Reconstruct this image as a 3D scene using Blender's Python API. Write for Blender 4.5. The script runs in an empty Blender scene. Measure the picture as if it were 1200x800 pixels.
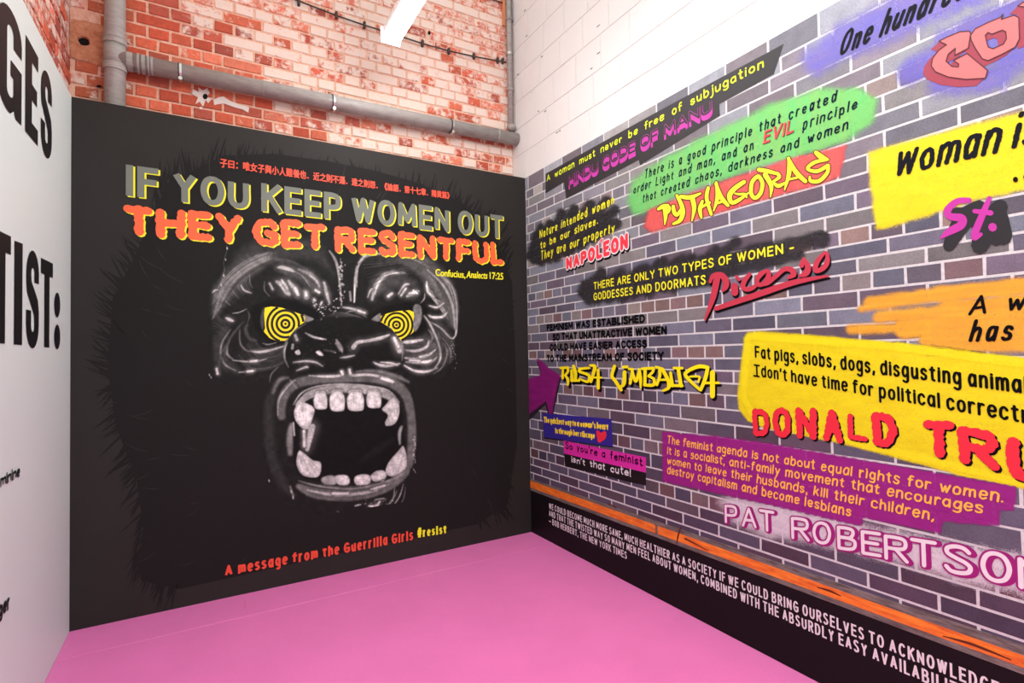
import bpy, bmesh, math, random
import numpy as np
from mathutils import Vector, Matrix
from mathutils.geometry import tessellate_polygon

SC = bpy.context.scene
COL = SC.collection

# ------------------------------------------------------------------ camera
F_PX, YAW, PITCH, ROLL = 620.63, 0.527446, 0.0252447, -0.0170226
CX, CY, CH = -2.38159, -3.81656, 1.49097
fw = Vector((math.sin(YAW)*math.cos(PITCH), math.cos(YAW)*math.cos(PITCH), math.sin(PITCH)))
rt = Vector((math.cos(YAW), -math.sin(YAW), 0))
up = rt.cross(fw)
cr, sr = math.cos(ROLL), math.sin(ROLL)
rt, up = rt*cr + up*sr, up*cr - rt*sr
cam = bpy.data.cameras.new('camera')
cam.sensor_fit = 'HORIZONTAL'; cam.sensor_width = 36
cam.lens = F_PX*36/1200; cam.clip_start = 0.02; cam.clip_end = 60
co = bpy.data.objects.new('camera', cam); COL.objects.link(co)
M = Matrix((rt, up, -fw)).transposed().to_4x4(); M.translation = Vector((CX, CY, CH))
co.matrix_world = M
SC.camera = co

# ------------------------------------------------------------------ world, lights, exposure
SC.view_settings.view_transform = 'Standard'; SC.view_settings.look = 'None'
SC.view_settings.exposure = 0.0; SC.view_settings.gamma = 1.0
SC.view_settings.use_curve_mapping = False
w = bpy.data.worlds.new('world'); SC.world = w; w.use_nodes = True
w.node_tree.nodes['Background'].inputs[0].default_value = (0.925, 1.0, 0.97, 1)
w.node_tree.nodes['Background'].inputs[1].default_value = 1.42

def area_lamp(name, loc, length, energy, size=0.14):
    l = bpy.data.lights.new(name, 'AREA'); l.shape = 'RECTANGLE'
    l.size = size; l.size_y = length; l.energy = energy; l.color = (0.97, 1.0, 0.99)
    o = bpy.data.objects.new(name, l); COL.objects.link(o); o.location = loc
    return o
# unseen lamps for the hall's other battens; first one added to brighten left board
for lx, ly, en in ((-1.0, -2.7, 46), (-1.4, -4.2, 34), (-1.2, -5.8, 70)):
    area_lamp('unseen_lamp', (lx, ly, 3.95), 1.5, en)

# ------------------------------------------------------------------ helpers
def lin(c):
    c = c/255.0
    return c/12.92 if c <= 0.04045 else ((c+0.055)/1.055)**2.4
def rgb(r, g, b, a=1.0): return (lin(r), lin(g), lin(b), a)

def tag(o, label=None, cat=None, group=None, kind=None):
    if label: o['label'] = label
    if cat: o['category'] = cat
    if group: o['group'] = group
    if kind: o['kind'] = kind
    return o

def empty(name, loc=(0, 0, 0)):
    o = bpy.data.objects.new(name, None); COL.objects.link(o); o.location = loc
    o.empty_display_size = 0.1
    return o

def mesh_obj(name, verts, faces, mat, parent=None, smooth=False):
    me = bpy.data.meshes.new(name); me.from_pydata(verts, [], faces); me.update()
    if mat: me.materials.append(mat)
    if smooth:
        me.polygons.foreach_set('use_smooth', [True]*len(me.polygons))
    o = bpy.data.objects.new(name, me); COL.objects.link(o)
    if parent:
        o.parent = parent
        o.matrix_parent_inverse = Matrix.Translation(-Vector(world_loc(parent)))
    return o
def world_loc(o):
    v = Vector(o.location)
    if o.parent: v = v + world_loc(o.parent) + o.matrix_parent_inverse.translation
    return v

def bm_obj(name, bm, mat, parent=None, smooth=False):
    me = bpy.data.meshes.new(name); bm.to_mesh(me); bm.free()
    if mat: me.materials.append(mat)
    if smooth: me.polygons.foreach_set('use_smooth', [True]*len(me.polygons))
    o = bpy.data.objects.new(name, me); COL.objects.link(o)
    if parent:
        o.parent = parent
        o.matrix_parent_inverse = Matrix.Translation(-Vector(world_loc(parent)))
    return o

def new_mat(name):
    m = bpy.data.materials.new(name); m.use_nodes = True
    nt = m.node_tree; b = nt.nodes['Principled BSDF']
    return m, nt, b

def N(nt, typ, **kw):
    n = nt.nodes.new(typ)
    for k, v in kw.items(): setattr(n, k, v)
    return n

def noise(nt, scale, detail=4, rough=0.55, stretch=None):
    g = N(nt, 'ShaderNodeNewGeometry'); n = N(nt, 'ShaderNodeTexNoise')
    n.inputs['Scale'].default_value = scale; n.inputs['Detail'].default_value = detail
    n.inputs['Roughness'].default_value = rough
    if stretch:
        mp = N(nt, 'ShaderNodeMapping'); mp.inputs['Scale'].default_value = stretch
        nt.links.new(g.outputs['Position'], mp.inputs[0]); nt.links.new(mp.outputs[0], n.inputs['Vector'])
    else: nt.links.new(g.outputs['Position'], n.inputs['Vector'])
    return n.outputs['Fac']
def remap(nt, src, a, b, c, d):
    m = N(nt, 'ShaderNodeMapRange'); m.inputs[1].default_value = a; m.inputs[2].default_value = b
    m.inputs[3].default_value = c; m.inputs[4].default_value = d
    nt.links.new(src, m.inputs[0]); return m.outputs[0]
def mix(nt, fac, a, b, mode='MIX'):
    m = N(nt, 'ShaderNodeMix', data_type='RGBA', blend_type=mode)
    for s, v in ((m.inputs[0], fac), (m.inputs[6], a), (m.inputs[7], b)):
        if isinstance(v, (int, float, tuple)): s.default_value = v
        else: nt.links.new(v, s)
    return m.outputs[2]
def bump(nt, b, src, strength, dist):
    bp = N(nt, 'ShaderNodeBump'); bp.inputs['Strength'].default_value = strength; bp.inputs['Distance'].default_value = dist
    nt.links.new(src, bp.inputs['Height']); nt.links.new(bp.outputs[0], b.inputs['Normal'])

_mc = {}
def ink(c, rough=0.55, grain=0.05, spec=0.3):
    """flat printed colour with a faint print grain"""
    k = (c, rough, grain, spec)
    if k in _mc: return _mc[k]
    m, nt, b = new_mat('print_ink')
    b.inputs['Roughness'].default_value = rough; b.inputs['Specular IOR Level'].default_value = spec
    col = rgb(*c)
    if grain:
        f = remap(nt, noise(nt, 260, 2), 0.3, 0.7, 1-grain, 1+grain)
        cc = mix(nt, 1.0, col, f, 'MULTIPLY')
        nt.links.new(cc, b.inputs['Base Color'])
    else: b.inputs['Base Color'].default_value = col
    _mc[k] = m
    return m

def spray_mat(c, c2=None, stretch=(1, 3, 9), scale=3, rough=0.5, through=0.0):
    m, nt, b = new_mat('spray_paint')
    b.inputs['Roughness'].default_value = rough; b.inputs['Specular IOR Level'].default_value = 0.25
    c2 = c2 or c
    f = remap(nt, noise(nt, scale, 5, 0.6, stretch), 0.35, 0.65, 0, 1)
    k = 0.93
    nt.links.new(mix(nt, f, rgb(*[v*k for v in c]), rgb(*[v*k for v in c2])), b.inputs['Base Color'])
    a = N(nt, 'ShaderNodeAttribute'); a.attribute_name = 'cover'
    # the mist of the can: fine speckles, dense where the coverage is high
    g = N(nt, 'ShaderNodeNewGeometry'); sn = N(nt, 'ShaderNodeVectorMath', operation='SNAP'); sn.inputs[1].default_value = (0.5, 0.0009, 0.0009)
    nt.links.new(g.outputs['Position'], sn.inputs[0]); wn = N(nt, 'ShaderNodeTexWhiteNoise', noise_dimensions='3D'); nt.links.new(sn.outputs[0], wn.inputs['Vector'])
    lt = N(nt, 'ShaderNodeMath', operation='LESS_THAN'); nt.links.new(wn.outputs['Value'], lt.inputs[0]); nt.links.new(a.outputs['Fac'], lt.inputs[1])
    nt.links.new(lt.outputs[0], b.inputs['Alpha'])
    return m

# wall coordinates: a photo position is cast onto its wall once, and stays there
Wd = 3.028          # width of the black board
H = 3.0
D_BR = 0.22         # brick wall lies this far behind the board's face
def px_ray(x, y): return fw + rt*((x-600)/F_PX) - up*((y-400)/F_PX)
C0 = Vector((CX, CY, CH))
def cast(wall, x, y, off=0.0):
    d = px_ray(x, y)
    if wall == 'R': t = (-off-CX)/d.x
    elif wall == 'L': t = (-Wd+off-CX)/d.x
    else: t = (-off-CY)/d.y
    return C0 + d*t
def uv_of(wall, x, y):
    p = cast(wall, x, y)
    return {'R': (-p.y, p.z), 'L': (p.y, p.z), 'B': (p.x, p.z)}[wall]
def at(wall, u, v, off):
    if wall == 'R': return (-off, -u, v)
    if wall == 'L': return (-Wd+off, u, v)
    return (u, -off, v)

# ------------------------------------------------------------------ single-stroke lettering
# width | strokes ; '~' = smooth curve ; units are tenths of the cap height
G = {
'A': "7|0,0 3.5,10 7,0;1.3,3.4 5.7,3.4", 'B': "6.3|0,0 0,10;~0,10 3,10 5.2,9.4 5.6,7.6 4.6,5.7 3,5.3 0,5.3;~0,5.3 3.4,5.3 5.8,4.4 6.3,2.6 5.6,.7 3.4,0 0,0",
'C': "6.5|~6.3,8 5.2,9.6 3.4,10 1.2,8.8 0,5 1.2,1.2 3.4,0 5.2,.4 6.3,2", 'D': "6.5|0,0 0,10;~0,10 2.6,10 5.2,9 6.5,5 5.2,1 2.6,0 0,0",
'E': "5.2|0,0 0,10;0,10 5.2,10;0,5.2 4.6,5.2;0,0 5.2,0", 'F': "5|0,0 0,10;0,10 5,10;0,5.2 4.4,5.2",
'G': "6.8|~6.4,8.2 5.2,9.6 3.4,10 1.2,8.8 0,5 1.2,1.2 3.6,0 5.4,.3 6.8,1.4;6.8,1.4 6.8,4.6;6.8,4.6 3.9,4.6",
'H': "6.3|0,0 0,10;6.3,0 6.3,10;0,5.2 6.3,5.2", 'I': "0|0,0 0,10", 'J': "4|~4,10 4,6 4,2 2.6,.1 .8,.2 0,1.6",
'K': "6.2|0,0 0,10;6,10 .2,4.4;2,6 6.2,0", 'L': "4.8|0,10 0,0;0,0 4.8,0", 'M': "8|0,0 0.4,10 4,2.6 7.6,10 8,0",
'N': "6.4|0,0 0,10 6.4,0 6.4,10", 'O': "7|~3.5,10 1.1,8.8 0,5 1.1,1.2 3.5,0 5.9,1.2 7,5 5.9,8.8 3.5,10",
'P': "5.8|0,0 0,10;~0,10 3,10 5.2,9.3 5.8,7.2 5.2,5.1 3,4.4 0,4.4", 'Q': "7|~3.5,10 1.1,8.8 0,5 1.1,1.2 3.5,0 5.9,1.2 7,5 5.9,8.8 3.5,10;4.2,2.6 7,-.6",
'R': "6|0,0 0,10;~0,10 3,10 5.2,9.4 5.8,7.5 5.2,5.5 3,4.9 0,4.9;2.8,4.9 6,0", 'S': "5.6|~5.3,8.5 4.2,9.8 2.4,10 .5,8.9 .4,6.9 2.4,5.5 4.3,4.5 5.5,3 5,.9 2.9,0 1,.2 0,1.6",
'T': "6|0,10 6,10;3,10 3,0", 'U': "6.2|~0,10 0,7 0,2.9 1,.7 3.1,0 5.2,.7 6.2,2.9 6.2,7 6.2,10", 'V': "6.8|0,10 3.4,0 6.8,10",
'W': "9.6|0,10 2.4,0 4.8,9.6 7.2,0 9.6,10", 'X': "6.4|0,0 6.4,10;0,10 6.4,0", 'Y': "6.6|0,10 3.3,4.8 6.6,10;3.3,4.8 3.3,0", 'Z': "6|0,10 6,10 0,0 6,0",
'a': "4.6|~4.4,5 3,6.4 1.2,5.9 0,3.2 1,.4 2.6,.2 4.3,2;4.5,6.3 4.6,0", 'b': "4.8|0,10 0,0;~0,4.4 1.6,6.2 3.6,6 4.8,3.1 3.6,.2 1.6,0 0,1.6",
'c': "4.3|~4.3,5 3.2,6.2 1.8,6.2 .3,5 0,3.1 .4,1 2,0 3.3,.2 4.3,1.2", 'd': "4.8|4.8,10 4.8,0;~4.8,4.4 3.2,6.2 1.2,6 0,3.1 1.2,.2 3.2,0 4.8,1.6",
'e': "4.6|~.2,3.2 4.5,3.5 4.1,5.6 2.6,6.3 .8,5.6 0,3.1 .7,.7 2.4,0 4.4,1", 'f': "3.4|~3.6,9.4 2.4,10 1.4,9.2 1.2,7.4 1.2,0;0,6 3.2,6",
'g': "4.7|~4.6,4.6 3.2,6.2 1.3,6 0,3.3 1.1,.6 3,.5 4.6,2.2;~4.7,6.3 4.7,0 4.4,-2.4 2.6,-3.3 .5,-2.6", 'h': "4.5|0,10 0,0;~0,4 1.4,5.9 3.2,6.2 4.4,4.8 4.5,0",
'i': "0|0,6.2 0,0;0,8.9 0,8.6", 'j': "1.4|~1.4,6.2 1.4,0 1.2,-2.2 .4,-3.2 -.8,-3;1.4,8.9 1.4,8.6", 'k': "4.3|0,10 0,0;4,6.2 .2,2.6;1.4,3.7 4.3,0", 'l': "0|0,10 0,0",
'm': "7.4|0,6.2 0,0;~0,4.4 1.2,6 2.6,6.2 3.6,5 3.7,0;~3.7,4.4 5,6 6.3,6.2 7.3,5 7.4,0", 'n': "4.4|0,6.2 0,0;~0,4.2 1.4,6 3.1,6.2 4.3,4.9 4.4,0",
'o': "4.8|~2.4,6.2 .7,5.4 0,3.1 .7,.8 2.4,0 4.1,.8 4.8,3.1 4.1,5.4 2.4,6.2", 'p': "4.8|0,6.2 0,-3.2;~0,4.4 1.6,6.2 3.6,6 4.8,3.1 3.6,.2 1.6,0 0,1.6",
'q': "4.8|4.8,6.2 4.8,-3.2;~4.8,4.4 3.2,6.2 1.2,6 0,3.1 1.2,.2 3.2,0 4.8,1.6", 'r': "3.2|0,6.2 0,0;~0,3.6 1,5.6 2.2,6.3 3.3,5.8",
's': "3.9|~3.8,5.3 2.8,6.2 1.2,6.2 .2,5.2 .6,3.8 2.4,3.1 3.8,2.1 3.5,.6 2,0 .8,.1 0,1", 't': "3.2|~1.4,9 1.4,3 1.8,.4 3.2,.2;0,6.3 3.1,6.3",
'u': "4.4|~0,6.2 0,2 .9,.2 2.4,.1 4.4,2.2;4.4,6.2 4.4,0", 'v': "4.4|0,6.2 2.2,0 4.4,6.2", 'w': "6.6|0,6.2 1.7,0 3.3,5 4.9,0 6.6,6.2",
'x': "4.2|0,6.2 4.2,0;4.2,6.2 0,0", 'y': "4.5|0,6.2 2.3,.4;4.5,6.2 1.2,-3.2", 'z': "4|0,6.2 4,6.2 0,0 4,0",
'.': "0|0,.4 0,0", ',': "0.6|.6,.8 0,-1.6", "'": "0.4|.4,10 0,7.6", '!': "0|0,10 0,3;0,.5 0,0", '-': "3|0,3.6 3,3.6", '\u2014': "7|0,4 7,4",
':': "0|0,6 0,5.6;0,.4 0,0", '&': "6.4|~6.2,0 1.4,7.2 1.6,9.4 3,10 4.2,8.8 3.6,7 .6,4.4 0,2.2 1.4,.1 3.8,.4 6.2,4.4", '#': "6|1.6,0 2.8,10;4,0 5.2,10;0,3.4 6,3.4;.4,6.8 6.2,6.8",
'1': "2|0,8 2,10 2,0", '\u00c9': "5.2|0,0 0,10;0,10 5.2,10;0,5.2 4.6,5.2;0,0 5.2,0", '5': "5|4.6,10 .8,10 .5,5.8;~.5,5.8 2.6,6.3 5,4.6 4.8,1.4 2.4,0 0,.8", '7': "5|0,10 5,10 1.6,0", '2': "5|~0,8 1.2,9.8 3.4,10 4.8,8 3.6,5 0,0;0,0 5,0",
'\u01b2': "8.4|0,7.6 1.9,0 4.2,7 6.3,0 8.4,7.6",
'(I)': "3|1.5,0 1.5,10;0,10 3,10;0,0 3,0",
}
def parse(s):
    wd, st = s.split('|'); out = []
    for k in st.split(';'):
        sm = k.startswith('~'); k = k.lstrip('~')
        out.append((sm, [tuple(float(q)/10 for q in p.split(',')) for p in k.split()]))
    return float(wd)/10, out
GL = {k: parse(v) for k, v in G.items()}

def spline(pts, n=4):
    if len(pts) < 3: return list(pts)
    out = []; P = [pts[0]] + list(pts) + [pts[-1]]
    if pts[0] == pts[-1]: P = [pts[-2]] + list(pts) + [pts[1]]
    for i in range(1, len(P)-2):
        a, b, c, d = P[i-1], P[i], P[i+1], P[i+2]
        for j in range(n):
            t = j/n
            out.append(tuple(0.5*((2*b[k])+(-a[k]+c[k])*t+(2*a[k]-5*b[k]+4*c[k]-d[k])*t*t+(-a[k]+3*b[k]-3*c[k]+d[k])*t**3) for k in range(len(b))))
    out.append(tuple(pts[-1]))
    return out

class Ink2D:
    """collects 2-D polygons, then maps each point onto a wall"""
    def __init__(s): s.v = []; s.f = []; s.flat = set()
    def poly(s, pts, holes=()):
        base = len(s.v); allp = list(pts)
        if len(pts) <= 4 and not holes:
            s.v += pts; s.f.append(tuple(range(base, base+len(pts)))); return
        loops = [[Vector((p[0], p[1], 0)) for p in pts]] + [[Vector((p[0], p[1], 0)) for p in h] for h in holes]
        for h in holes: allp += list(h)
        s.v += allp
        for t in tessellate_polygon(loops): s.f.append(tuple(base+i for i in t)); s.flat.add(len(s.f)-1)
    def disc(s, c, rx, ry, n=10):
        b = len(s.v); s.v += [(c[0]+rx*math.cos(2*math.pi*i/n), c[1]+ry*math.sin(2*math.pi*i/n)) for i in range(n)]; s.f.append(tuple(range(b, b+n)))
    def ribbon(s, pts, w, round_ends=True, rnd=None, rough=0.0, sx=1.0):
        """w: one half-width or one per point; sx squeezes the pen sideways"""
        n = len(pts)
        if not isinstance(w, (list, tuple)): w = [w]*n
        if rough and rnd:
            q, ww = [], []
            for i in range(n-1):
                L = math.dist(pts[i], pts[i+1]); k = max(1, int(L/(max(w)*0.55)))
                for j in range(k):
                    t = j/k; q.append(tuple(pts[i][c]*(1-t)+pts[i+1][c]*t for c in (0, 1))); ww.append(w[i]*(1-t)+w[i+1]*t)
            q.append(pts[-1]); ww.append(w[-1]); pts, w, n = q, ww, len(q)
        L, R = [], []
        for i in range(n):
            a = pts[max(0, i-1)]; b = pts[min(n-1, i+1)]
            dx, dy = b[0]-a[0], b[1]-a[1]; d = math.hypot(dx, dy) or 1
            wl = w[i]*(1+(rnd.uniform(-rough, rough) if rnd and rough else 0)); wr = w[i]*(1+(rnd.uniform(-rough, rough) if rnd and rough else 0))
            # sharp joints are handled by a disc, so clamp to plain normals
            L.append((pts[i][0]-dy/d*wl*sx, pts[i][1]+dx/d*wl)); R.append((pts[i][0]+dy/d*wr*sx, pts[i][1]-dx/d*wr))
        for i in range(n-1):
            a, b = pts[i], pts[i+1]; dx, dy = b[0]-a[0], b[1]-a[1]; d = math.hypot(dx, dy) or 1
            sharp0 = i > 0 and s._turn(pts, i) > 0.5; sharp1 = i < n-2 and s._turn(pts, i+1) > 0.5
            l0, r0 = ((a[0]-dy/d*w[i]*sx, a[1]+dx/d*w[i]), (a[0]+dy/d*w[i]*sx, a[1]-dx/d*w[i])) if sharp0 else (L[i], R[i])
            l1, r1 = ((b[0]-dy/d*w[i+1]*sx, b[1]+dx/d*w[i+1]), (b[0]+dy/d*w[i+1]*sx, b[1]-dx/d*w[i+1])) if sharp1 else (L[i+1], R[i+1])
            s.poly([l0, r0, r1, l1])
            if sharp1: s.disc(b, w[i+1]*sx, w[i+1], 8)
        if round_ends:
            s.disc(pts[0], w[0]*sx, w[0], 8); s.disc(pts[-1], w[-1]*sx, w[-1], 8)
    @staticmethod
    def _turn(p, i):
        a = math.atan2(p[i][1]-p[i-1][1], p[i][0]-p[i-1][0]); b = math.atan2(p[i+1][1]-p[i][1], p[i+1][0]-p[i][0])
        t = abs(a-b); return min(t, 2*math.pi-t)

def build_ink(name, ink2d, fn, mat, parent):
    # each pen stroke lies a hair above the one before it, like layers of ink
    v = [fn(p) for p in ink2d.v]
    if parent and parent.name == 'brick_mural': v = [(p[0], min(p[1], -0.001), p[2]) for p in v]      # the print stops at the corner
    if len(v) > 3:
        i = 1 if abs(v[0][1]-v[1][1]) < 1e-6 and abs(v[0][1]-v[3][1]) < 1e-6 else 0
        sg = 1 if (i == 0 and v[0][0] < -1.5) else -1
        for k, f in enumerate(ink2d.f):
            if k in ink2d.flat: continue
            d = sg*7e-6*(k % 61)
            for j in f:
                p = list(v[j]); p[i] = p[i]+d; v[j] = tuple(p)
    return mesh_obj(name, v, ink2d.f, mat, parent)

def glyph_run(text, pen=0.12, cond=1.0, gap=0.22, space=0.45, slant=0.0, rnd=None, wob=0.0, rough=0.0, square=False, bounce=0.0, xh=0.62):
    """returns strokes [(pts, w, round)] laid from x=0 and the run's width, in cap heights"""
    out = []; x = 0; hw = pen/2; marks = {}
    for i, ch in enumerate(text):
        if ch == ' ': x += space*cond+gap*0.3; continue
        if ch == '|': marks['cut'] = x-gap; continue
        wd, st = GL[ch]; wd = wd*cond; hx = hw
        ox = x+hx; dy = rnd.uniform(-bounce, bounce) if bounce else 0
        sc = 1+(rnd.uniform(-wob, wob) if wob else 0)
        for sm, pts in st:
            P = []
            for (px, py) in pts:
                if ch.islower() and xh != 0.62: py = py*xh/.62 if py <= .62 else xh+(py-.62)*(1-xh)/.38
                jx, jy = (rnd.uniform(-wob, wob)*0.5, rnd.uniform(-wob, wob)*0.5) if wob else (0, 0)
                yy = hw+py*(1-2*hw)*sc+dy+jy
                P.append((ox+px*cond+jx+slant*yy, yy))
            if sm: P = spline(P, 4 if pen > 0.1 else 3)
            elif square and len(P) == 2:
                a, b = P; d = math.dist(a, b)
                ext = hw if d > 0.001 else 0
                if abs(a[1]-b[1]) < 0.02 or abs(a[0]-b[0]) < 0.12 or ch in 'AVKRXYkvxy':
                    dx, dyy = (b[0]-a[0])/max(d, 1e-5), (b[1]-a[1])/max(d, 1e-5)
                    P = [(a[0]-dx*ext, a[1]-dyy*ext), (b[0]+dx*ext, b[1]+dyy*ext)]
                    if ch in '.!:i' and d < 0.08: pass
            out.append((P, hw, not square, i))
        x = ox+wd+hx+gap
    return out, x-gap, marks.get('cut')

def lettering(name, wall, text, p0, p1, h0, h1, layers, parent, seed=1, off=0.0025, each=False, **kw):
    """text along a wall from p0 to p1; '|' marks what falls on p1, the rest runs on"""
    A = uv_of(wall, *p0); B = uv_of(wall, *p1)
    ta = uv_of(wall, p0[0], p0[1]-h0); tb = uv_of(wall, p1[0], p1[1]-h1)
    ha = ta[1]-A[1]; hb = tb[1]-B[1]
    need = abs(B[0]-A[0])/((ha+hb)/2)
    ww = []
    for c_ in (0.5, 1.0):
        _, w_, k_ = glyph_run(text, rnd=random.Random(seed), cond=c_, **kw); ww.append(k_ or w_)
    cond = min(2.0, max(0.22, 0.5+(need-ww[0])/(ww[1]-ww[0]+1e-9)*0.5))
    st, wdt, cut = glyph_run(text, rnd=random.Random(seed), cond=cond, **kw); wdt = cut or wdt
    def f_at(o):
        def f(p):
            s = p[0]/wdt; k = ha+(hb-ha)*s
            return at(wall, A[0]+(B[0]-A[0])*s, A[1]+(B[1]-A[1])*s+p[1]*k, o)
        return f
    objs = []
    rough = kw.get('rough', 0); keys = sorted({q[3] for q in st}) if each else [None]
    for i, (mat, extra, dx, dy) in enumerate(layers):
        for key in keys:
            g = Ink2D(); r2 = random.Random(seed+5+(key or 0))
            for P, hw_, rd, ci in st:
                if key is not None and ci != key: continue
                Q = [(x+dx, y+dy) for x, y in P]
                g.ribbon(Q, hw_+extra, rd, r2, rough, sx=1.0)
            nm = name if not each else ('letter' if i == len(layers)-1 else 'letter_shadow')
            objs.append(build_ink(nm, g, f_at(off+0.0005*i), mat, parent))
    return objs

def px_shapes(name, wall, items, mat, parent, off, dx=0, dy=0, extra=0, rough=0, seed=3):
    """items: ('s', pts, widths) strokes or ('p', outer, holes) polygons, in photo positions"""
    g = Ink2D(); r = random.Random(seed)
    for it in items:
        if it[0] == 's':
            pts, ws = it[1], it[2]
            if not isinstance(ws, (list, tuple)): ws = [ws]*len(pts)
            q = spline([(p[0]+dx, p[1]+dy, w_/2+extra) for p, w_ in zip(pts, ws)], 5)
            g.ribbon([(a, b) for a, b, c in q], [max(0.15, c) for a, b, c in q], True, r, rough)
        else:
            g.poly([(p[0]+dx, p[1]+dy) for p in it[1]], [[(p[0]+dx, p[1]+dy) for p in h] for h in (it[2] if len(it) > 2 else [])])
    return build_ink(name, g, lambda p: tuple(cast(wall, p[0], p[1], off)), mat, parent)

def Zc(x0, y0, k, items):
    """converts strokes noted on an enlarged detail (origin x0,y0, k px per unit)"""
    o = []
    for it in items:
        if it[0] == 's':
            ws = it[2] if isinstance(it[2], (list, tuple)) else [it[2]]*len(it[1])
            o.append(('s', [(x0+a*k, y0+b*k) for a, b in it[1]], [v*k for v in ws]))
        else:
            o.append(('p', [(x0+a*k, y0+b*k) for a, b in it[1]], [[(x0+a*k, y0+b*k) for a, b in h] for h in (it[2] if len(it) > 2 else [])]))
    return o

# ---- soft-edged spray: a fine grid with a coverage attribute
def seg_dist(X, Y, a, b):
    vx, vy = b[0]-a[0], b[1]-a[1]; L2 = vx*vx+vy*vy or 1e-9
    t = np.clip(((X-a[0])*vx+(Y-a[1])*vy)/L2, 0, 1)
    return np.hypot(X-a[0]-t*vx, Y-a[1]-t*vy)
def poly_sd(X, Y, P):
    d = np.full(X.shape, 1e9); ins = np.zeros(X.shape, bool); n = len(P)
    for i in range(n):
        a, b = P[i], P[(i+1) % n]; d = np.minimum(d, seg_dist(X, Y, a, b))
        c = ((a[1] > Y) != (b[1] > Y)) & (X < (b[0]-a[0])*(Y-a[1])/((b[1]-a[1]) or 1e-9)+a[0])
        ins ^= c
    return np.where(ins, -d, d)
def vnoise(X, Y, s, seed=0):
    X, Y = X/s, Y/s; xi, yi = np.floor(X), np.floor(Y); fx, fy = X-xi, Y-yi
    def h(a, b):
        q = np.sin(a*127.1+b*311.7+seed*74.7)*43758.5453; return q-np.floor(q)
    fx, fy = fx*fx*(3-2*fx), fy*fy*(3-2*fy)
    return (h(xi, yi)*(1-fx)+h(xi+1, yi)*fx)*(1-fy)+(h(xi, yi+1)*(1-fx)+h(xi+1, yi+1)*fx)*fy

def spray(name, wall, mat, parent, polys=(), caps=(), soft=3.0, alpha=0.95, off=0.0015, step=1.6, wob=1.5, seed=1, ext=None):
    xs = [p[0] for P in polys for p in P]+[p[0]+r*k for (a, b, r) in caps for p in (a, b) for k in (-1, 1)]
    ys = [p[1] for P in polys for p in P]+[p[1]+r*k for (a, b, r) in caps for p in (a, b) for k in (-1, 1)]
    x0, x1, y0, y1 = min(xs)-soft*1.5, max(xs)+soft*1.5, min(ys)-soft*1.5, max(ys)+soft*1.5
    nx, ny = int((x1-x0)/step)+2, int((y1-y0)/step)+2
    X, Y = np.meshgrid(np.linspace(x0, x1, nx), np.linspace(y0, y1, ny))
    sd = np.full(X.shape, 1e9)
    for P in polys: sd = np.minimum(sd, poly_sd(X, Y, P))
    for a, b, r in caps: sd = np.minimum(sd, seg_dist(X, Y, a, b)-r)
    sd = sd+(vnoise(X, Y, 11, seed)-.5)*wob*1.4
    t = np.clip(0.5-sd/(2*soft), 0, 1); cov = t*t*(3-2*t)*alpha
    keep = cov > 0.004
    kf = keep[:-1, :-1] | keep[1:, :-1] | keep[:-1, 1:] | keep[1:, 1:]
    used = np.zeros(X.shape, bool)
    used[:-1, :-1] |= kf; used[1:, :-1] |= kf; used[:-1, 1:] |= kf; used[1:, 1:] |= kf
    idx = -np.ones(X.shape, int); idx[used] = np.arange(used.sum())
    # vectorised cast on the wall plane
    XX, YY = X[used], Y[used]
    d = np.outer(np.ones_like(XX), np.array(fw))+np.outer((XX-600)/F_PX, np.array(rt))-np.outer((YY-400)/F_PX, np.array(up))
    if wall == 'R': tt = (-off-CX)/d[:, 0]
    elif wall == 'L': tt = (-Wd+off-CX)/d[:, 0]
    else: tt = (-off-CY)/d[:, 1]
    V = np.array(C0)+d*tt[:, None]
    if wall == 'R': V[:, 1] = np.minimum(V[:, 1], -0.001)
    j, i = np.nonzero(kf)
    Fq = np.stack([idx[j, i], idx[j+1, i], idx[j+1, i+1], idx[j, i+1]], 1)
    me = bpy.data.meshes.new(name); me.from_pydata(V.tolist(), [], Fq.tolist()); me.update()
    at_ = me.attributes.new('cover', 'FLOAT', 'POINT'); at_.data.foreach_set('value', cov[used].astype(np.float32))
    me.materials.append(mat)
    o = bpy.data.objects.new(name, me); COL.objects.link(o); o.parent = parent
    if parent: o.matrix_parent_inverse = Matrix.Translation(-Vector(world_loc(parent)))
    return o

def box_verts(x0, x1, y0, y1, z0, z1):
    return [(x0, y0, z0), (x1, y0, z0), (x1, y1, z0), (x0, y1, z0), (x0, y0, z1), (x1, y0, z1), (x1, y1, z1), (x0, y1, z1)]
BF = [(0, 3, 2, 1), (4, 5, 6, 7), (0, 1, 5, 4), (1, 2, 6, 5), (2, 3, 7, 6), (3, 0, 4, 7)]
def box(name, b, mat, parent=None): return mesh_obj(name, box_verts(*b), BF, mat, parent)

def cyl_between(bm, a, b, r, n=24, r2=None, caps=True):
    a, b = Vector(a), Vector(b); d = (b-a); L = d.length
    q = Vector((0, 0, 1)).rotation_difference(d.normalized()).to_matrix().to_4x4()
    bmesh.ops.create_cone(bm, cap_ends=caps, segments=n, radius1=r, radius2=r if r2 is None else r2, depth=L, matrix=Matrix.Translation((a+b)/2) @ q)

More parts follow.
